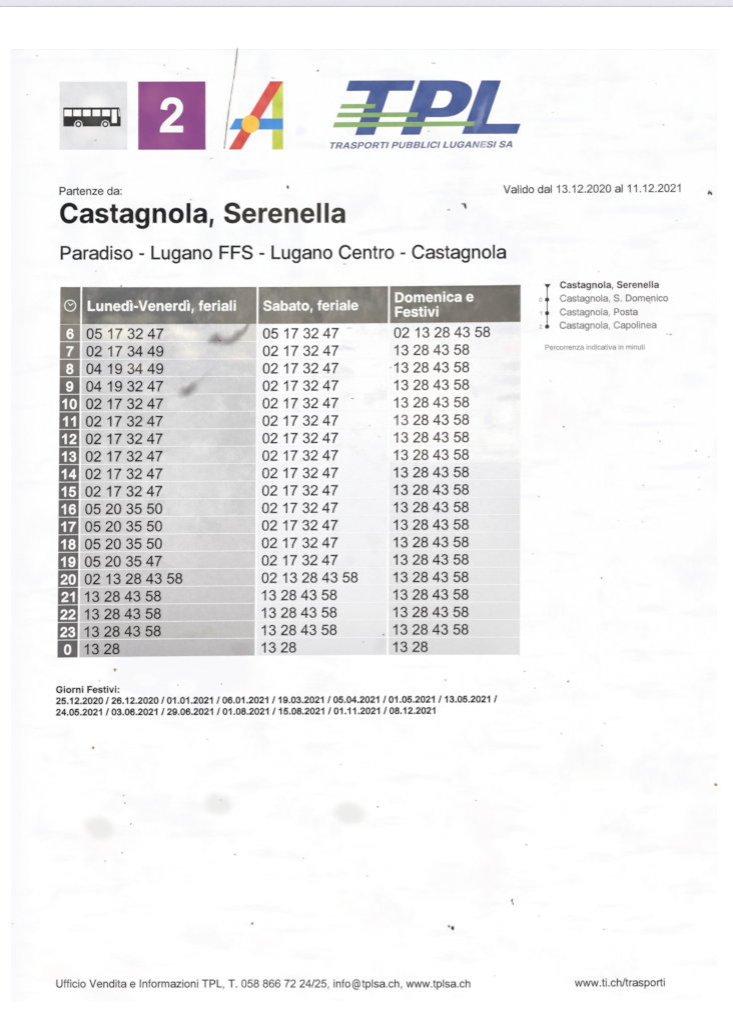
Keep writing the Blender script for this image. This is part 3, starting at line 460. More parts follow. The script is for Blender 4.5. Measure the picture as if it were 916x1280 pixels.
def saturday_material():
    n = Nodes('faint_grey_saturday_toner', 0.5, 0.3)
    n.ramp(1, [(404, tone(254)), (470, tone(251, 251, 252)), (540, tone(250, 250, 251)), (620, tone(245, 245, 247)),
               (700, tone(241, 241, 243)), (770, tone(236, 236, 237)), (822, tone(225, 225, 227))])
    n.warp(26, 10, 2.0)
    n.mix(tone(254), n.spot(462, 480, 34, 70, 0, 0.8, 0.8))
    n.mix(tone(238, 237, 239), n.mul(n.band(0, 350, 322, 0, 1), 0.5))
    n.mix(tone(230, 229, 228), n.remap(n.noise(26, 4, 0.6, 4.0), 0.53, 0.70, 0, 0.45))  # patches roughly suggest reflections over the grid, painted into the tone
    n.mix(tone(206, 207, 212), n.spot(438, 411, 7, 2.4, 18, 0.9, 0.6))
    n.mix(tone(226, 226, 230), n.spot(432, 436, 16, 4, -6, 0.9, 0.7))
    n.mix(tone(212, 211, 214), n.spot(476, 805, 14, 16, 0, 0.9, 0.5))
    n.grain(0.035, 2.0, 7.0)
    return n.done()


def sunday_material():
    n = Nodes('grey_sunday_toner_with_reflections', 0.5, 0.3)
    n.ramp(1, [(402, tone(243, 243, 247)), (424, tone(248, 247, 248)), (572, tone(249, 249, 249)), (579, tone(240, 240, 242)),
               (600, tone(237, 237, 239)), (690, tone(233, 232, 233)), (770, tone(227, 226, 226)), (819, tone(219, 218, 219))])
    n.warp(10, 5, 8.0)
    # overexposed reflections painted in: near-white middle, then patches along the right edge
    for x, y, rx, ry, a, c, s in ((540, 480, 84, 108, 0, (254, 253, 252), .9), (640, 412, 42, 9, 0, (233, 233, 237), .7),
                                  (644, 436, 20, 9, 0, (249, 240, 236), .6), (650, 457, 36, 8, 0, (231, 231, 231), .75),
                                  (648, 476, 40, 8, 0, (233, 233, 236), .75), (644, 496, 36, 6, -6, (227, 227, 229), .75),
                                  (592, 490, 5, 12, -20, (230, 230, 240), .7), (602, 486, 30, 9, 0, (242, 242, 244), .7),
                                  (611, 524, 7, 15, 0, (240, 239, 242), .8), (618, 532, 9, 3, 0, (230, 229, 230), .6),
                                  (632, 517, 14, 14, 0, (255, 255, 253), 1.), (626, 548, 24, 12, 0, (254, 254, 252), .9),
                                  (602, 555, 7, 14, -20, (243, 242, 242), .7), (620, 566, 40, 5, 0, (241, 240, 240), .7),
                                  (646, 522, 6, 14, 0, (249, 243, 238), .6), (642, 566, 10, 8, 0, (240, 239, 234), .6),
                                  (556, 427, 16, 5, 20, (242, 242, 245), .7), (494, 438, 10, 34, 0, (244, 244, 247), .6),
                                  (600, 430, 20, 7, 0, (246, 246, 248), .7)):
        n.mix(tone(*c), n.spot(x, y, rx, ry, a, 0.85, s))
    n.mix(tone(222, 216, 212), n.remap(n.noise(20, 4, 0.6, 4.0), 0.60, 0.76, 0, 0.3))
    n.mix(tone(228, 227, 229), n.mul(n.mul(n.band(0, 600, 645, 0, 1), n.band(1, 580, 640, 0, 1)), 0.6))
    n.grain(0.02, 8.0, 18.0)
    n.grain(0.035, 2.0, 8.0)
    return n.done()


def white_print(name, c=(250, 249, 247)):
    n = Nodes(name, 0.55, 0.3)
    n.base(tone(*c))
    n.mix(tone(226, 224, 218), n.remap(n.noise(18, 3, 0.6, 2.0), 0.52, 0.75, 0, 0.6))
    n.grain(0.03, 1.6)
    return n.done()


M = {
    'paper': paper_material(),
    'card': card_material(),
    'tabletop': table_material(),
    'header': header_material(),
    'hour': hour_material(),
    'weekday': weekday_material(),
    'saturday': saturday_material(),
    'sunday': sunday_material(),
    'white': white_print('bare_paper_lettering'),
    'black': ink_material('black_toner', (24, 24, 27), (56, 52, 50), 0.48, 0.74, 1.0,
                          (('band', (0, 260, 330), (66, 61, 55), .85),)),
    'text': ink_material('dark_grey_toner', (36, 36, 38), (68, 63, 60), 0.48, 0.72, 2.0),
    'small': ink_material('grey_small_print', (48, 48, 50), (80, 78, 76), 0.45, 0.7, 3.0),
    'faint': ink_material('faint_grey_print', (112, 108, 106), (150, 145, 141), 0.42, 0.68, 4.0),
    'pale': ink_material('pale_grey_print', (158, 158, 158), (186, 185, 184), 0.42, 0.68, 5.0),
    'stop_bold': ink_material('bold_stop_print', (60, 54, 54), (84, 76, 74), 0.45, 0.7, 6.0),
    'times_weekday': ink_material('weekday_times_toner', (24, 24, 27), (48, 46, 46), 0.5, 0.75, 7.0,
                                  (('spot', (146, 424, 34, 22, 0, 0.9), (108, 96, 86), .75), ('spot', (165, 458, 26, 9, 0, 0.9), (104, 92, 84), .7))),
    'times_saturday': ink_material('saturday_times_toner', (42, 41, 42), (66, 61, 59), 0.5, 0.75, 8.0,
                                   (('spot', (400, 425, 34, 24, 0, 0.9), (74, 66, 62), .7), ('band', (1, 570, 600), (36, 35, 37), .7))),
    'times_sunday': ink_material('sunday_times_toner', (64, 59, 57), (92, 78, 69), 0.45, 0.68, 9.0,
                                 (('spot', (505, 528, 18, 22, 0, 0.9), (116, 110, 98), .7), ('spot', (552, 495, 24, 22, 0, 0.9), (112, 94, 84), .6),
                                  ('band', (1, 572, 585), (34, 34, 35), .95))),
    'bold_list': ink_material('bold_date_toner', (22, 22, 24), (48, 46, 45), 0.48, 0.74, 10.0),
    'footer': ink_material('footer_toner', (46, 46, 50), (74, 73, 76), 0.48, 0.72, 11.0),
    'tile': flat_print('pale_grey_tile_print', (232, 232, 233), (223, 223, 226), 18, 1.0, 0.8,
                       (((120, 130, 24, 14, 0, 0.9), (251, 250, 249), .9), ((112, 166, 26, 14, 0, 0.9), (243, 240, 239), .8),
                        ((150, 175, 20, 16, 0, 0.9), (240, 240, 243), .7)), 0.012),
    'bus': flat_print('bus_black_toner', (40, 38, 38), (62, 59, 56), 20, 2.0, 0.7,
                      (((118, 150, 18, 12, 0, 0.9), (84, 78, 72), .75),), 0.08),
    'purple': flat_print('purple_tile_print', (142, 70, 138), (152, 80, 142), 30, 3.0, 0.9,
                         (((193, 118, 16, 24, 20, 0.95), (164, 92, 142), .75), ((207, 175, 18, 14, 0, 0.95), (162, 90, 140), .65),
                          ((243, 145, 16, 60, 0, 0.95), (138, 62, 134), .6), ((213, 122, 18, 16, 0, 0.95), (158, 86, 142), .5)), 0.025),
    'red': flat_print('red_stripe_print', (224, 92, 84), (212, 74, 70), 13, 4.0, 0.9,
                      (((329, 128, 8, 10, 0, 0.9), (228, 104, 100), .7),), 0.02),
    'lime': flat_print('lime_stripe_print', (208, 216, 92), (190, 202, 70), 15, 5.0, 0.9,
                       (((343, 122, 6, 14, 0, 0.9), (196, 214, 86), .8), ((352, 112, 5, 12, 0, 0.9), (228, 226, 110), .7)), 0.02),
    'blue': flat_print('sky_blue_stripe_print', (82, 150, 222), (72, 138, 214), 18, 6.0, 0.9, (), 0.02),
    'yellow': flat_print('amber_disc_print', (250, 196, 70), (250, 210, 92), 12, 7.0, 0.9, (), 0.02),
    'logo_blue': flat_print('logo_blue_print', (84, 102, 160), (68, 86, 146), 20, 8.0, 0.9,
                            (((600, 145, 5, 30, 20, 0.9), (146, 158, 196), .65), ((470, 145, 30, 26, 0, 0.9), (72, 90, 150), .6)), 0.03),
    'logo_green': flat_print('logo_green_print', (146, 182, 112), (132, 172, 96), 16, 9.0, 0.9, (), 0.03),
    'tagline': flat_print('tagline_blue_print', (92, 100, 142), (112, 118, 156), 24, 10.0, 0.9,
                          (((602, 181, 9, 8, 0, 0.9), (176, 180, 204), .8),), 0.05),
    'speck': flat_print('dark_speck', (190, 189, 188), (212, 211, 210), 6, 11.0, 0.8),
    'dark_speck': flat_print('black_speck', (126, 123, 122), (150, 147, 144), 6, 12.0, 0.8),
    'rust_speck': flat_print('rusty_speck', (164, 120, 84), (186, 150, 116), 6, 13.0, 0.8),
    'olive_speck': flat_print('olive_speck', (132, 132, 84), (166, 164, 118), 6, 14.0, 0.8),
}


def crumb_material(name, rgb, rgb2):
    n = Nodes(name, 0.8, 0.2)
    n.base(tone(*rgb))
    n.mix(tone(*rgb2), n.remap(n.noise(1.6, 3, 0.6, 1.0), 0.45, 0.65, 0, 1))
    return n.done()


M['grit'] = crumb_material('dark_grit', (52, 50, 50), (86, 82, 80))
M['brown_grit'] = crumb_material('brown_grit', (186, 132, 84), (214, 168, 124))
M['olive_grit'] = crumb_material('olive_grit', (150, 142, 92), (186, 178, 130))
n = Nodes('grey_brown_fibre', 0.8, 0.2)
n.base(tone(112, 107, 104))
n.mix(tone(205, 203, 201), n.remap(n.noise(11, 3, 0.7, 3.0), 0.46, 0.62, 0, 1))
M['hair'] = n.done()

# ------------------------------------------------------------------ geometry helpers
def link_mesh(name, verts, faces, mat, parent=None):
    me = bpy.data.meshes.new(name)
    me.from_pydata(verts, [], faces)
    me.update()
    me.materials.append(mat)
    o = bpy.data.objects.new(name, me)
    scene.collection.objects.link(o)
    if parent:
        o.parent = parent
    return o


def parse(block):
    out = {}
    for line in block.split("\n"):
        ch, rest = line[0], line[1:].split("|")
        contours = []
        for c in rest[1:]:
            pts = []
            for p in c.split():
                on = not p.endswith('*')
                x, y = p.rstrip('*').split(',')
                pts.append((float(x), float(y), on))
            contours.append(pts)
        out[ch] = (float(rest[0]), contours)
    return out


def flatten(pts, steps=4):
    """TrueType contour (on / off points) -> polyline."""
    full = []
    n = len(pts)
    for i, (x, y, on) in enumerate(pts):
        px, py, pon = pts[i - 1]
        if not on and not pon:
            full.append(((x + px) / 2, (y + py) / 2, True))
        full.append((x, y, on))
    k = next(i for i, p in enumerate(full) if p[2])
    full = full[k:] + full[:k]
    out, i, n = [], 0, len(full)
    while i < n:
        x, y, on = full[i]
        if on:
            out.append((x, y)); i += 1
        else:
            ax, ay = out[-1]
            bx, by, _ = full[(i + 1) % n]
            for s in range(1, steps):
                t = s / steps
                out.append(((1 - t) ** 2 * ax + 2 * t * (1 - t) * x + t * t * bx, (1 - t) ** 2 * ay + 2 * t * (1 - t) * y + t * t * by))
            i += 1
    return out


FONT = {}
for face, block in (('regular', REGULAR_GLYPHS), ('bold', BOLD_GLYPHS)):
    FONT[face] = {ch: (adv, [flatten(c) for c in cs]) for ch, (adv, cs) in parse(block).items()}


def layout(text, face, tracking=0.0):
    """-> contours in em units (0..1), ink x range"""
    pen, glyphs = 0.0, []
    for ch in text:
        adv, contours = FONT[face][ch]
        if contours:
            glyphs.append([[((pen + x) / 1000.0, y / 1000.0) for x, y in c] for c in contours])
        pen += adv + tracking * 1000
    xs = [p[0] for g in glyphs for c in g for p in c]
    return glyphs, min(xs), max(xs)


def winding(contours, x, y):
    w = 0
    for c in contours:
        for i in range(len(c)):
            (ax, ay), (bx, by) = c[i - 1], c[i]
            if (ay <= y) != (by <= y):
                if (x < ax + (y - ay) / (by - ay) * (bx - ax)):
                    w += 1 if by > ay else -1
    return w


def fill_glyph(contours):
    """Non-zero fill: strokes of one letter may overlap."""
    pts, edges = [], []
    for c in contours:
        n = len(pts)
        pts += [Vector(p) for p in c]
        edges += [(n + i, n + (i + 1) % len(c)) for i in range(len(c))]
    v, _, tris, _, _, _ = delaunay_2d_cdt(pts, edges, [], 0, 1e-5)
    keep = []
    for t in tris:
        x = sum(v[i].x for i in t) / 3; y = sum(v[i].y for i in t) / 3
        if winding(contours, x, y):
            keep.append(list(t))
    return [(a.x, a.y) for a in v], keep


def fill(contours):
    """Even-odd fill of closed outlines given in grid units -> verts, faces (grid units)."""
    cu = bpy.data.curves.new('outline', 'CURVE')
    cu.dimensions = '2D'
    cu.fill_mode = 'FRONT'
    for c in contours:
        sp = cu.splines.new('POLY')
        sp.points.add(len(c) - 1)
        for p, (x, y) in zip(sp.points, c):
            p.co = (x, -y, 0, 1)
        sp.use_cyclic_u = True
    tmp = bpy.data.objects.new('outline', cu)
    me = bpy.data.meshes.new_from_object(tmp)
    v = [(p.co.x, -p.co.y) for p in me.vertices]
    f = [list(p.vertices) for p in me.polygons]
    bpy.data.objects.remove(tmp)
    bpy.data.curves.remove(cu)
    bpy.data.meshes.remove(me)
    return v, f


def printed(name, contours, mat, parent, level=1):
    return lay(name, *fill(contours), mat, parent, level)


def lay(name, v, f, mat, parent, level):
    """A flat printed shape lying on the sheet; level = layers of toner above bare paper."""
    z = SHEET_TOP + level * 0.00002
    # every face looks up
    out = []
    for q in f:
        a = sum((v[q[i]][0] * v[q[(i + 1) % len(q)]][1] - v[q[(i + 1) % len(q)]][0] * v[q[i]][1]) for i in range(len(q)))
        out.append(q if a < 0 else q[::-1])
    return link_mesh(name, [(gx(x), gy(y), z) for x, y in v], out, M[mat], parent)


def grow_outline(c, d):
    """Toner spread: push a closed outline outwards by d."""
    c = [q for i, q in enumerate(c) if abs(q[0] - c[i - 1][0]) + abs(q[1] - c[i - 1][1]) > 1e-6]
    out, n = [], len(c)
    for i in range(n):
        (ax, ay), (bx, by), (cx_, cy_) = c[i - 1], c[i], c[(i + 1) % n]
        l1, l2 = math.hypot(bx - ax, by - ay), math.hypot(cx_ - bx, cy_ - by)
        n1 = (-(by - ay) / l1, (bx - ax) / l1)
        n2 = (-(cy_ - by) / l2, (cx_ - bx) / l2)
        k = d / max(0.45, 1 + n1[0] * n2[0] + n1[1] * n2[1])
        out.append((bx + (n1[0] + n2[0]) * k, by + (n1[1] + n2[1]) * k))
    return out


def text_line(name, text, face, x0, x1, base0, base1, mat, parent, level=1, cap=None, warp=None, slant=0.0, spread=None):
    """One printed line whose ink runs from x0 to x1, baseline from base0 (left) to base1 (right)."""
    cs, a, b = layout(text, face)
    if spread is None:
        spread = 0.011 if face == 'regular' else 0.004
    cs = [[grow_outline(c, spread) for c in g] for g in cs]
    s = (x1 - x0) / (b - a)
    sy = s if cap is None else cap / 0.718
    verts, faces = [], []
    for g in cs:
        outline = []
        for c in g:
            q = []
            for x, y in c:
                px = x0 + (x - a) * s + slant * y * sy
                py = base0 + (base1 - base0) * (x - a) / (b - a) - y * sy
                q.append(warp(px, py) if warp else (px, py))
            outline.append(q)
        v, f = fill_glyph(outline)
        faces += [[i + len(verts) for i in t] for t in f]
        verts += v
    return lay(name, verts, faces, mat, parent, level)


def disc(x, y, r, n=28):
    return [(x + r * math.cos(i * math.tau / n), y + r * math.sin(i * math.tau / n)) for i in range(n)]


def ellipse(x, y, rx, ry, ang, n=14, rough=0.0, rnd=None):
    c, s = math.cos(math.radians(ang)), math.sin(math.radians(ang))
    out = []
    for i in range(n):
        t = i * math.tau / n
        k = 1 + (rnd.uniform(-rough, rough) if rnd else 0)
        u, w = rx * k * math.cos(t), ry * k * math.sin(t)
        out.append((x + u * c - w * s, y + u * s + w * c))
    return out


def slab(name, outline, z0, z1, mat, parent=None, bevel=0.0):
    """Extruded outline (grid units); bevel rounds the upper rim."""
    rings = [(0.0, z0)]
    if bevel:
        for k in range(5):
            a = k * math.pi / 8
            rings.append((bevel * (1 - math.cos(a)), z1 - bevel * PX * (1 - math.sin(a))))
    else:
        rings.append((0.0, z1))
    cx = sum(p[0] for p in outline) / len(outline)
    cy = sum(p[1] for p in outline) / len(outline)
    n = len(outline)
    verts, faces = [], []
    for inset, z in rings:
        for x, y in outline:
            verts.append((gx(x - math.copysign(inset, x - cx)), gy(y - math.copysign(inset, y - cy)), z))
    for r in range(len(rings) - 1):
        for i in range(n):
            j = (i + 1) % n
            faces.append([r * n + i, (r + 1) * n + i, (r + 1) * n + j, r * n + j])
    top = [(len(rings) - 1) * n + i for i in range(n)]
    faces.append(top[::-1]); faces.append(list(range(n)))
    o = link_mesh(name, verts, faces, mat, parent)
    import bmesh
    bm = bmesh.new(); bm.from_mesh(o.data)
    bmesh.ops.recalc_face_normals(bm, faces=bm.faces)
    bm.to_mesh(o.data); bm.free()
    return o


def empty(name, label, cat, loc=(0, 0, 0)):
    o = bpy.data.objects.new(name, None)
    o.empty_display_size = 0.02
    scene.collection.objects.link(o)
    o.location = loc
    o['label'], o['category'] = label, cat
    return o


# ------------------------------------------------------------------ the setting: pale tabletop, white card on it
tabletop = slab('tabletop', [(-4200, -4200), (5100, -4200), (5100, 5500), (-4200, 5500)], -0.02, 0.0, M['tabletop'])
tabletop['kind'] = 'structure'
tabletop['label'] = 'pale lavender grey tabletop showing as a strip above the white card'

card = slab('backing_card', [(-60, 8.3), (976, 8.3), (976, 1345), (-60, 1345)], 0.0, CARD_TOP, M['card'], bevel=0.6)
card['label'] = 'plain white backing card lying under the printed bus timetable sheet'
card['category'] = 'card'

# ------------------------------------------------------------------ the printed sheet
sheet = empty('timetable_sheet', 'worn white bus timetable sheet with colour logos and a grey grid of departure times', 'timetable')
edge = []
rng = random.Random(4)
for (xa, ya), (xb, yb), m in (((13.3, 61.8), (896.2, 61.6), 40), ((896.2, 61.6), (896.4, 1251.6), 50),
                              ((896.4, 1251.6), (13.1, 1252.6), 40), ((13.1, 1252.6), (13.3, 61.8), 50)):
    for i in range(m):
        t = i / m
        edge.append((xa + (xb - xa) * t + rng.uniform(-.25, .25), ya + (yb - ya) * t + rng.uniform(-.25, .25)))
slab('paper', edge, CARD_TOP, SHEET_TOP, M['paper'], sheet)

# --- bus pictogram tile
tile = printed('pictogram_tile', [[(74.9, 102.3), (159.4, 102.2), (159.5, 187.2), (74.9, 187.3)]], 'tile', sheet, 1)
body = [(79.6, 134.4), (149.0, 134.3), (150.2, 136.5), (151.3, 146.5), (151.3, 157.2), (150.6, 158.0), (137.4, 158.0), (137.4, 155.0),
        (135.9, 151.5), (132.1, 149.9), (128.3, 151.5), (126.8, 155.0), (126.8, 158.1), (103.7, 158.1), (103.7, 155.0), (102.2, 151.5),
        (98.4, 149.9), (94.6, 151.5), (93.1, 155.0), (93.1, 158.2), (79.6, 158.2)]
printed('bus_silhouette', [body], 'bus', tile, 2)
for xa, xb in ((80.9, 90.2), (92.1, 101.8), (104.2, 113.6), (116.1, 125.7), (128.1, 137.8)):
    printed('window', [[(xa, 137.2), (xb, 137.2), (xb, 145.2), (xa, 145.2)]], 'white', tile, 3)
printed('door', [[(140.1, 137.0), (146.4, 137.0), (146.4, 153.8), (140.1, 153.8)]], 'white', tile, 3)
printed('windscreen', [[(148.3, 136.6), (149.2, 136.6), (150.7, 145.4), (148.9, 145.6), (148.6, 141.0)]], 'white', tile, 3)
for x in (98.4, 132.1):
    w = printed('wheel', [disc(x, 155.2, 3.9), disc(x, 155.2, 1.9)], 'bus', tile, 3)
    printed('wheel_hub', [disc(x, 155.2, 1.9)], 'white', tile, 4)

# --- purple route number tile
tile = printed('route_number_tile', [[(173.0, 102.0), (257.1, 101.8), (257.2, 187.2), (173.0, 187.3)]], 'purple', sheet, 1)
text_line('route_number', '2', 'bold', 200.4, 228.9, 165.2, 165.2, 'white', tile, 2, cap=43.4 * .718 / .712)

# --- letter-A emblem of three stripes and a disc
emblem = printed('fare_network_emblem', [[(340.5, 102.4), (353.9, 102.2), (353.9, 186.8), (340.5, 186.8)]], 'lime', sheet, 1)
emblem['label'] = 'lime green upright stripe of the letter A emblem'
printed('blue_stripe', [[(294.6, 148.3), (353.9, 148.2), (353.9, 161.8), (286.8, 162.0)]], 'blue', emblem, 2)
printed('red_stripe', [[(337.7, 101.9), (353.9, 101.8), (301.7, 186.9), (286.0, 187.0)]], 'red', emblem, 3)
printed('yellow_disc', [disc(313.3, 155.2, 11.0, 40)], 'yellow', emblem, 4)

# --- company logo: three slanted letters, three green speed stripes, a slogan line
def lg(pts):
    return [(400 + x / 3.523, 90 + y / 3.523) for x, y in pts]


def bow(p0, c0, c1, p1, k=8):
    return [tuple((1 - t) ** 3 * p0[i] + 3 * t * (1 - t) ** 2 * c0[i] + 3 * t * t * (1 - t) * c1[i] + t ** 3 * p1[i] for i in (0, 1))
            for t in [j / k for j in range(1, k + 1)]]


logo = printed('company_logo', [lg([(129, 38), (418, 37), (404, 83), (304, 83), (238, 277), (154, 278), (220, 83), (115, 84)])], 'logo_blue', sheet, 1)
logo['label'] = 'slanted blue logo letter T'
outer = [(440, 37), (575, 37)] + bow((575, 37), (640, 36), (676, 62), (668, 100)) + bow((668, 100), (656, 160), (614, 199), (540, 199)) + \
        [(466, 199), (438, 276), (354, 277)]
inner = [(516, 83), (550, 83)] + bow((550, 83), (574, 83), (583, 96), (578, 114)) + bow((578, 114), (571, 143), (555, 158), (528, 158)) + [(488, 158)]
printed('logo_letter', [lg(outer), lg(inner)], 'logo_blue', logo, 1)
printed('logo_letter', [lg([(710, 37), (796, 37), (731, 228), (882, 228), (866, 272), (624, 273)])], 'logo_blue', logo, 1)
for pts in ([(95, 142), (246, 141), (240, 160), (88, 161)], [(80, 180), (432, 178), (426, 198), (73, 200)], [(64, 222), (682, 218), (676, 238), (57, 244)]):
    printed('green_stripe', [lg(pts)], 'logo_green', logo, 2)
text_line('slogan', 'TRASPORTI PUBBLICI LUGANESI SA', 'bold', 410.6, 640.0, 185.9, 184.2, 'tagline', logo, 1, cap=7.9, slant=0.28)

# --- headings
text_line('departure_heading', 'Partenze da:', 'regular', 74.9, 152.4, 243.8, 243.5, 'text', sheet)
text_line('stop_name', 'Castagnola, Serenella', 'bold', 75.6, 431.3, 278.8, 278.4, 'black', sheet)
text_line('route_line', 'Paradiso - Lugano FFS - Lugano Centro - Castagnola', 'regular', 76.4, 632.0, 324.5, 323.0, 'text', sheet)
text_line('validity_dates', 'Valido dal 13.12.2020 al 11.12.2021', 'regular', 629.0, 849.8, 241.7, 239.9, 'small', sheet)

# --- the grid of departure times; the print is slightly keystoned on the sheet
TW, TH = 574.5, 463.3


def warp(x, y):
    u, v = (x - 75.9) / TW, (y - 358.8) / TH
    px = 75.9 * (1 - v) + 72.2 * v + u * (TW * (1 - v) + 577.2 * v)
    top = 358.8 - 2.7 * u + 4.6 * u * (1 - u)
    bot = 822.1 - 3.7 * u - 4.2 * u * (1 - u)
    return px, top * (1 - v) + bot * v


def quad(x0, y0, x1, y1, n=6):
    ts = [i / n for i in range(n + 1)]
    pts = [(x0 + (x1 - x0) * t, y0) for t in ts] + [(x1 + (x0 - x1) * t, y1) for t in ts]
    return [warp(*p) for p in pts]


COLS = [(75.9, 101.0), (103.2, 320.9), (323.4, 485.0), (487.3, 650.4)]
HEAD_BOTTOM = 405.2
ROW = (822.1 - HEAD_BOTTOM) / 19
hours = [str(h) for h in range(6, 24)] + ['0']
weekday = ['05 17 32 47', '02 17 34 49', '04 19 34 49', '04 19 32 47'] + ['02 17 32 47'] * 6 + ['05 20 35 50'] * 3 + \
          ['05 20 35 47', '02 13 28 43 58'] + ['13 28 43 58'] * 3 + ['13 28']
saturday = ['05 17 32 47'] + ['02 17 32 47'] * 13 + ['02 13 28 43 58'] + ['13 28 43 58'] * 3 + ['13 28']
sunday = ['02 13 28 43 58'] + ['13 28 43 58'] * 17 + ['13 28']


def cell_text(name, text, face, size, x, base, mat, parent, centre=None):
    cs, a, b = layout(text, face)
    x0 = x + a * size if centre is None else centre - (b - a) * size / 2
    x1 = x0 + (b - a) * size
    return text_line(name, text, face, x0, x1, base, base, mat, parent, 2, warp=warp)


cell = printed('header_cell', [quad(75.9, 358.8, 101.0, HEAD_BOTTOM)], 'header', sheet, 1)
cx, cy = warp(88.4, 382.0)
ring = [disc(cx, cy, 7.5, 40), disc(cx, cy, 6.3, 40)]
printed('clock_icon', ring, 'white', cell, 2)
printed('clock_hand', [[(cx - 2.9, cy - 3.2), (cx - 2.2, cy - 3.7), (cx + 0.2, cy - 0.9), (cx + 3.9, cy - 3.4), (cx + 4.4, cy - 2.6), (cx - 0.1, cy + 0.7)]],
        'white', cell, 2)
cell = printed('header_cell', [quad(103.2, 358.8, 320.9, HEAD_BOTTOM)], 'header', sheet, 1)
text_line('column_heading', 'Lunedì-Venerdì, feriali', 'bold', 110.2, 294.9, 388.7, 388.4, 'white', cell, 2)
cell = printed('header_cell', [quad(323.4, 358.8, 485.0, HEAD_BOTTOM)], 'header', sheet, 1)
text_line('column_heading', 'Sabato, feriale', 'bold', 329.4, 447.6, 388.5, 387.6, 'white', cell, 2)
cell = printed('header_cell', [quad(487.3, 358.8, 650.4, HEAD_BOTTOM)], 'header', sheet, 1)
text_line('column_heading', 'Domenica e', 'bold', 493.8, 591.4, 378.1, 376.8, 'white', cell, 2)
text_line('column_heading', 'Festivi', 'bold', 493.8, 547.6, 396.1, 395.6, 'white', cell, 2)

for r in range(19):
    y0 = HEAD_BOTTOM + r * ROW + 0.45
    y1 = HEAD_BOTTOM + (r + 1) * ROW - (0.45 if r < 18 else 0)
    base = y1 - 3.0 if r < 18 else y1 - 3.6
    c = printed('hour_cell', [quad(COLS[0][0], y0, COLS[0][1], y1, 2)], 'hour', sheet, 1)
    cell_text('hour_number', hours[r], 'bold', 17.9, 0, base - 0.2, 'white', c, centre=88.5)
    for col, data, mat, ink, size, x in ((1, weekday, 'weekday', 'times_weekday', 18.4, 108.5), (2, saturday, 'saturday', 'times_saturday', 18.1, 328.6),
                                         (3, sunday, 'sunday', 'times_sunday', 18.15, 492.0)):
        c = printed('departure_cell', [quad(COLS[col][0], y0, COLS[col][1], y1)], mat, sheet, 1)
        t = data[r]
        cell_text('departure_times', t, 'regular', size, x - (0.8 if t[0] == '1' else 0), base, ink, c)

# --- stop list beside the grid
diagram = printed('stop_diagram', [[(682.9, 359.5), (684.1, 359.5), (684.0, 408.0), (682.8, 408.0)]], 'stop_bold', sheet, 1)
printed('arrow_head', [[(679.8, 355.3), (688.0, 355.0), (684.0, 360.6)]], 'stop_bold', diagram, 2)
for y, d in ((374.6, '0'), (391.5, '1'), (408.4, '2')):
    printed('stop_dot', [disc(683.4, y, 2.7, 20)], 'stop_bold', diagram, 2)
    text_line('minutes_number', d, 'regular', 673.6 if d != '1' else 674.6, 676.9, y + 2.6, y + 2.5, 'pale', diagram, 2, cap=5.0)
text_line('stop_entry', 'Castagnola, Serenella', 'bold', 699.6, 822.8, 360.4, 359.9, 'stop_bold', sheet)
text_line('stop_entry', 'Castagnola, S. Domenico', 'regular', 699.6, 834.2, 377.1, 376.6, 'faint', sheet)
text_line('stop_entry', 'Castagnola, Posta', 'regular', 699.5, 796.3, 394.3, 393.9, 'faint', sheet)
text_line('stop_entry', 'Castagnola, Capolinea', 'regular', 699.2, 819.8, 410.9, 410.3, 'faint', sheet)
text_line('travel_time_note', 'Percorrenza indicativa in minuti', 'regular', 681.0, 805.0, 437.4, 436.8, 'faint', sheet, spread=0.004)

# --- holidays and footer
text_line('holiday_heading', 'Giorni Festivi:', 'bold', 70.6, 149.4, 866.3, 866.0, 'bold_list', sheet, spread=0.012)
text_line('holiday_dates', '25.12.2020 / 26.12.2020 / 01.01.2021 / 06.01.2021 / 19.03.2021 / 05.04.2021 / 01.05.2021 / 13.05.2021 /', 'bold',
          70.6, 621.0, 880.3, 877.9, 'bold_list', sheet, spread=0.016)
text_line('holiday_dates', '24.05.2021 / 03.06.2021 / 29.06.2021 / 01.08.2021 / 15.08.2021 / 01.11.2021 / 08.12.2021', 'bold',
          70.5, 543.8, 894.5, 892.3, 'bold_list', sheet, spread=0.016)
text_line('contact_line', 'Ufficio Vendita e Informazioni TPL, T. 058 866 72 24/25, info@tplsa.ch, www.tplsa.ch', 'regular',
          70.9, 587.5, 1234.4, 1234.3, 'footer', sheet)
text_line('web_address', 'www.ti.ch/trasporti', 'regular', 718.0, 830.2, 1233.2, 1232.8, 'footer', sheet)

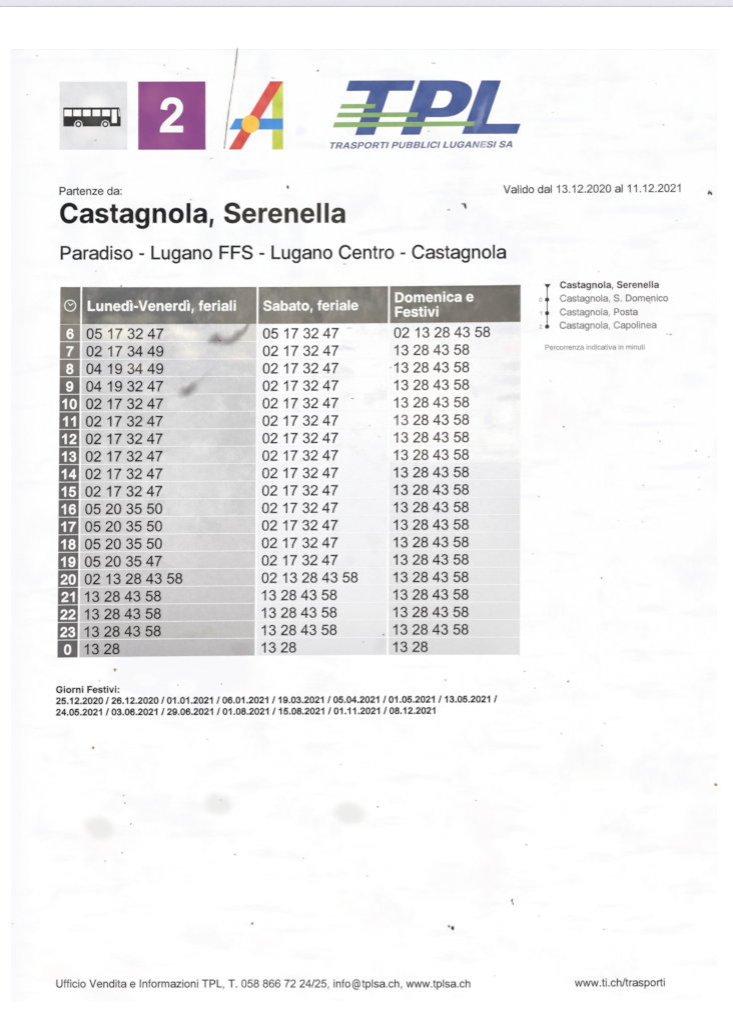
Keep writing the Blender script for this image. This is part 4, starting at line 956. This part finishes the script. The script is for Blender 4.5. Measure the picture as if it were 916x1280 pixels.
# --- small specks ingrained in the paper
rng = random.Random(11)
SPECKS = [
    (46.9, 69.7, 1.3, 1.1, 's'), (205.4, 81.7, 1.6, .9, 's'), (222.4, 92.5, 1.1, .7, 's'), (235.6, 86.3, 3.0, .6, 's'), (341.4, 97.9, 2.6, .6, 's'),
    (264.7, 198.3, 2.8, .6, 's'), (119.9, 175.5, 1.8, 1.3, 's'), (397.2, 88.7, 1.7, 1.3, 'o'), (541.2, 79.2, 3.0, .8, 's'), (690.8, 140.7, 1.0, .8, 's'),
    (819.6, 104.2, 1.0, .8, 's'), (828.5, 156.3, 1.4, 1.0, 's'), (535.4, 164.4, 1.3, 1.1, 's'), (238.8, 249.8, 1.3, 1.0, 's'), (120.5, 339.0, 1.1, .8, 's'),
    (430.6, 330.2, 2.2, .8, 's'), (560.4, 262.6, 2.0, 1.2, 'p'), (747.6, 339.8, 1.0, .9, 's'), (152.0, 357.6, 1.3, 1.2, 'd'), (440.2, 498.4, 2.2, .8, 'd'),
    (461.7, 532.0, 1.2, 1.0, 's'), (473.8, 546.0, .9, .9, 's'), (488.2, 459.6, .9, .9, 'p'), (833.5, 418.0, 1.8, .5, 's'), (837.6, 418.2, 1.5, .8, 'd'),
    (811.6, 378.6, 2.2, .7, 's'), (687.7, 477.0, 1.1, .8, 's'), (704.2, 533.5, 1.3, 1.2, 'd'), (803.3, 606.9, 1.6, .9, 's'), (802.4, 652.5, 1.1, 1.1, 's'),
    (751.2, 722.6, 1.3, 1.2, 'd'), (709.6, 851.9, 1.3, 1.3, 'd'), (667.7, 860.3, 1.1, 1.1, 's'), (655.0, 839.2, 1.3, .9, 'p'), (841.8, 508.5, 1.1, .8, 's'),
    (885.0, 571.3, 1.3, 1.0, 's'), (869.5, 563.6, 1.2, 1.0, 'p'), (873.2, 597.0, .9, .9, 's'), (873.3, 611.8, .9, .9, 's'), (673.0, 620.8, 1.0, 1.2, 'p'),
    (666.2, 692.4, 1.0, .9, 's'), (772.3, 650.7, .8, .8, 's'), (821.5, 540.6, .9, .9, 's'), (824.0, 551.8, .9, 1.2, 'p'), (277.0, 855.0, 1.2, 1.1, 's'),
    (222.7, 856.7, 1.1, .9, 's'), (124.8, 851.0, 1.3, .9, 's'), (479.2, 793.4, 1.5, 1.2, 'd'), (454.1, 802.9, 1.3, 1.2, 's'), (556.6, 850.4, 1.3, 1.2, 's'),
    (755.3, 904.6, 1.1, 1.0, 's'), (701.0, 916.8, 1.1, 1.0, 's'), (472.0, 1008.6, 1.3, 1.0, 'd'), (657.5, 1055.9, 1.3, 1.2, 's'), (459.0, 1095.0, 1.3, 1.0, 's'),
    (594.6, 1000.8, 1.2, .7, 'p'), (754.2, 1161.8, 1.2, 1.0, 's'), (618.2, 1219.8, .9, .9, 's'), (673.0, 1145.0, 1.1, .7, 'p'), (131.7, 1076.4, 1.3, 1.1, 's'),
    (426.0, 955.8, 1.0, 1.0, 's'), (259.2, 924.2, 1.1, .7, 's'), (155.0, 994.4, 1.3, 1.0, 'p'), (156.6, 1004.0, 1.0, 1.6, 'p'), (164.0, 1030.0, 1.0, 1.8, 'p'),
    (293.8, 1068.3, 1.3, 1.0, 'p'), (379.2, 1072.8, 1.2, 1.2, 's'), (16.6, 1154.7, 1.2, .8, 's'), (153.0, 1066.0, 1.6, .8, 'p'), (276.0, 1000.0, .8, .8, 'p'),
    (752.0, 932.0, 1.3, .7, 'p'), (514.8, 327.2, .9, .7, 's'), (845.0, 276.0, .9, .8, 'p'), (34.5, 118.5, 1.0, .8, 'p'), (139.6, 898.2, .8, .7, 'p'),
]
for x, y, rx, ry, k in SPECKS:
    mat = {'s': 'speck', 'd': 'dark_speck', 'o': 'olive_speck', 'p': 'pale'}[k]
    printed('speck', [ellipse(x, y, rx * 0.85, ry * 0.85, rng.uniform(-35, 35), 12, 0.25, rng)], mat, sheet, 5)


# ------------------------------------------------------------------ loose things lying on the sheet
def tube(name, pts, radii, mat, sides=7):
    verts, faces = [], []
    P = [Vector((gx(x), gy(y), 0)) for x, y in pts]
    for i, p in enumerate(P):
        d = (P[min(i + 1, len(P) - 1)] - P[max(i - 1, 0)]).normalized()
        nrm = Vector((-d.y, d.x, 0))
        r = radii[i] * PX
        for k in range(sides):
            a = k * math.tau / sides
            v = p + nrm * r * math.cos(a)
            verts.append((v.x, v.y, SHEET_TOP + 0.00011 + r * (1 + math.sin(a))))
    n = len(P)
    for i in range(n - 1):
        for k in range(sides):
            j = (k + 1) % sides
            faces.append([i * sides + k, i * sides + j, (i + 1) * sides + j, (i + 1) * sides + k])
    faces.append(list(range(sides))[::-1]); faces.append([(n - 1) * sides + k for k in range(sides)])
    return link_mesh(name, verts, faces, mat)


rng = random.Random(21)
pts, rad = [], []
for i in range(33):
    t = i / 32
    pts.append((296.9 - 16.6 * t + 0.5 * math.sin(t * 7) + rng.uniform(-.12, .12), 60.5 + 125.5 * t))
    rad.append(0.50 + 0.12 * math.sin(t * 11) + (0.35 if t > 0.93 else 0) + rng.uniform(-.05, .05))
hair = tube('hair', pts, rad, M['hair'])
hair['label'] = 'long thin straight dark hair lying beside the colourful letter A emblem'
hair['category'] = 'hair'


def crumb(name, label, outlines, mat, height, seed):
    """A small irregular grain: one or two lobes, domed, sitting on the sheet."""
    r = random.Random(seed)
    verts, faces = [], []
    for lobe in outlines:
        x, y, rx, ry, ang = lobe
        n, base = 10, len(verts)
        jit = [1 + r.uniform(-.22, .22) for _ in range(n)]
        c, s = math.cos(math.radians(ang)), math.sin(math.radians(ang))
        for k, (sc, h) in enumerate(((0.85, 0.0), (1.0, 0.35), (0.8, 0.75), (0.4, 1.0))):
            for i in range(n):
                a = i * math.tau / n
                u, w = rx * sc * jit[i] * math.cos(a), ry * sc * jit[i] * math.sin(a)
                verts.append((gx(x + u * c - w * s), gy(y + u * s + w * c), SHEET_TOP + 0.00011 + h * height * PX * (1 + r.uniform(-.08, .08) * (k > 0))))
        for q in range(3):
            for i in range(n):
                j = (i + 1) % n
                faces.append([base + q * n + i, base + q * n + j, base + (q + 1) * n + j, base + (q + 1) * n + i][::-1])
        faces.append([base + 3 * n + i for i in range(n)][::-1])
        faces.append([base + i for i in range(n)])
    o = link_mesh(name, verts, faces, M[mat])
    o['label'], o['category'] = label, 'debris'
    return o


crumb('dirt_crumb', 'blackest grain of dirt, in the empty area above the footer line', [(565.6, 1160.3, 2.3, 2.1, 30), (560.9, 1158.2, 2.0, .6, 25)], 'grit', 1.0, 1)
crumb('dirt_crumb', 'hooked dark crumb above the word Castagnola of the route line', [(579.2, 255.3, 2.6, .8, 2), (581.3, 258.2, 1.2, 3.2, -8)], 'grit', 0.7, 2)
crumb('dirt_crumb', 'dark forked crumb right of the validity dates near the sheet edge', [(885.3, 241.0, 1.2, 3.0, 14), (888.0, 242.0, 1.2, 1.9, -20)], 'grit', 0.7, 3)
crumb('dirt_crumb', 'small upright brown-black crumb above the stop name heading', [(359.9, 234.5, 1.3, 2.3, -8)], 'grit', 0.7, 4)
crumb('dirt_crumb', 'thin curved grey sliver in the blank area right of centre', [(639.6, 1125.4, .8, 1.9, 20), (640.6, 1129.4, .7, 2.2, -12)], 'grit', 0.5, 5)
crumb('rust_crumb', 'rust-brown crumb below the list of holiday dates', [(116.6, 935.2, 1.6, 1.5, 10)], 'brown_grit', 0.5, 6)
crumb('rust_crumb', 'orange-brown crumb above the contact line at the foot', [(315.4, 1154.6, 1.5, 1.8, 40)], 'brown_grit', 0.5, 7)
crumb('rust_crumb', 'olive-brown crumb by the right edge of the sheet', [(893.9, 981.2, 2.2, 1.4, 10)], 'olive_grit', 0.5, 8)
crumb('rust_crumb', 'yellow-green crumb just under the last row of the time grid', [(144.2, 837.8, 1.9, 1.7, 10)], 'olive_grit', 0.5, 9)
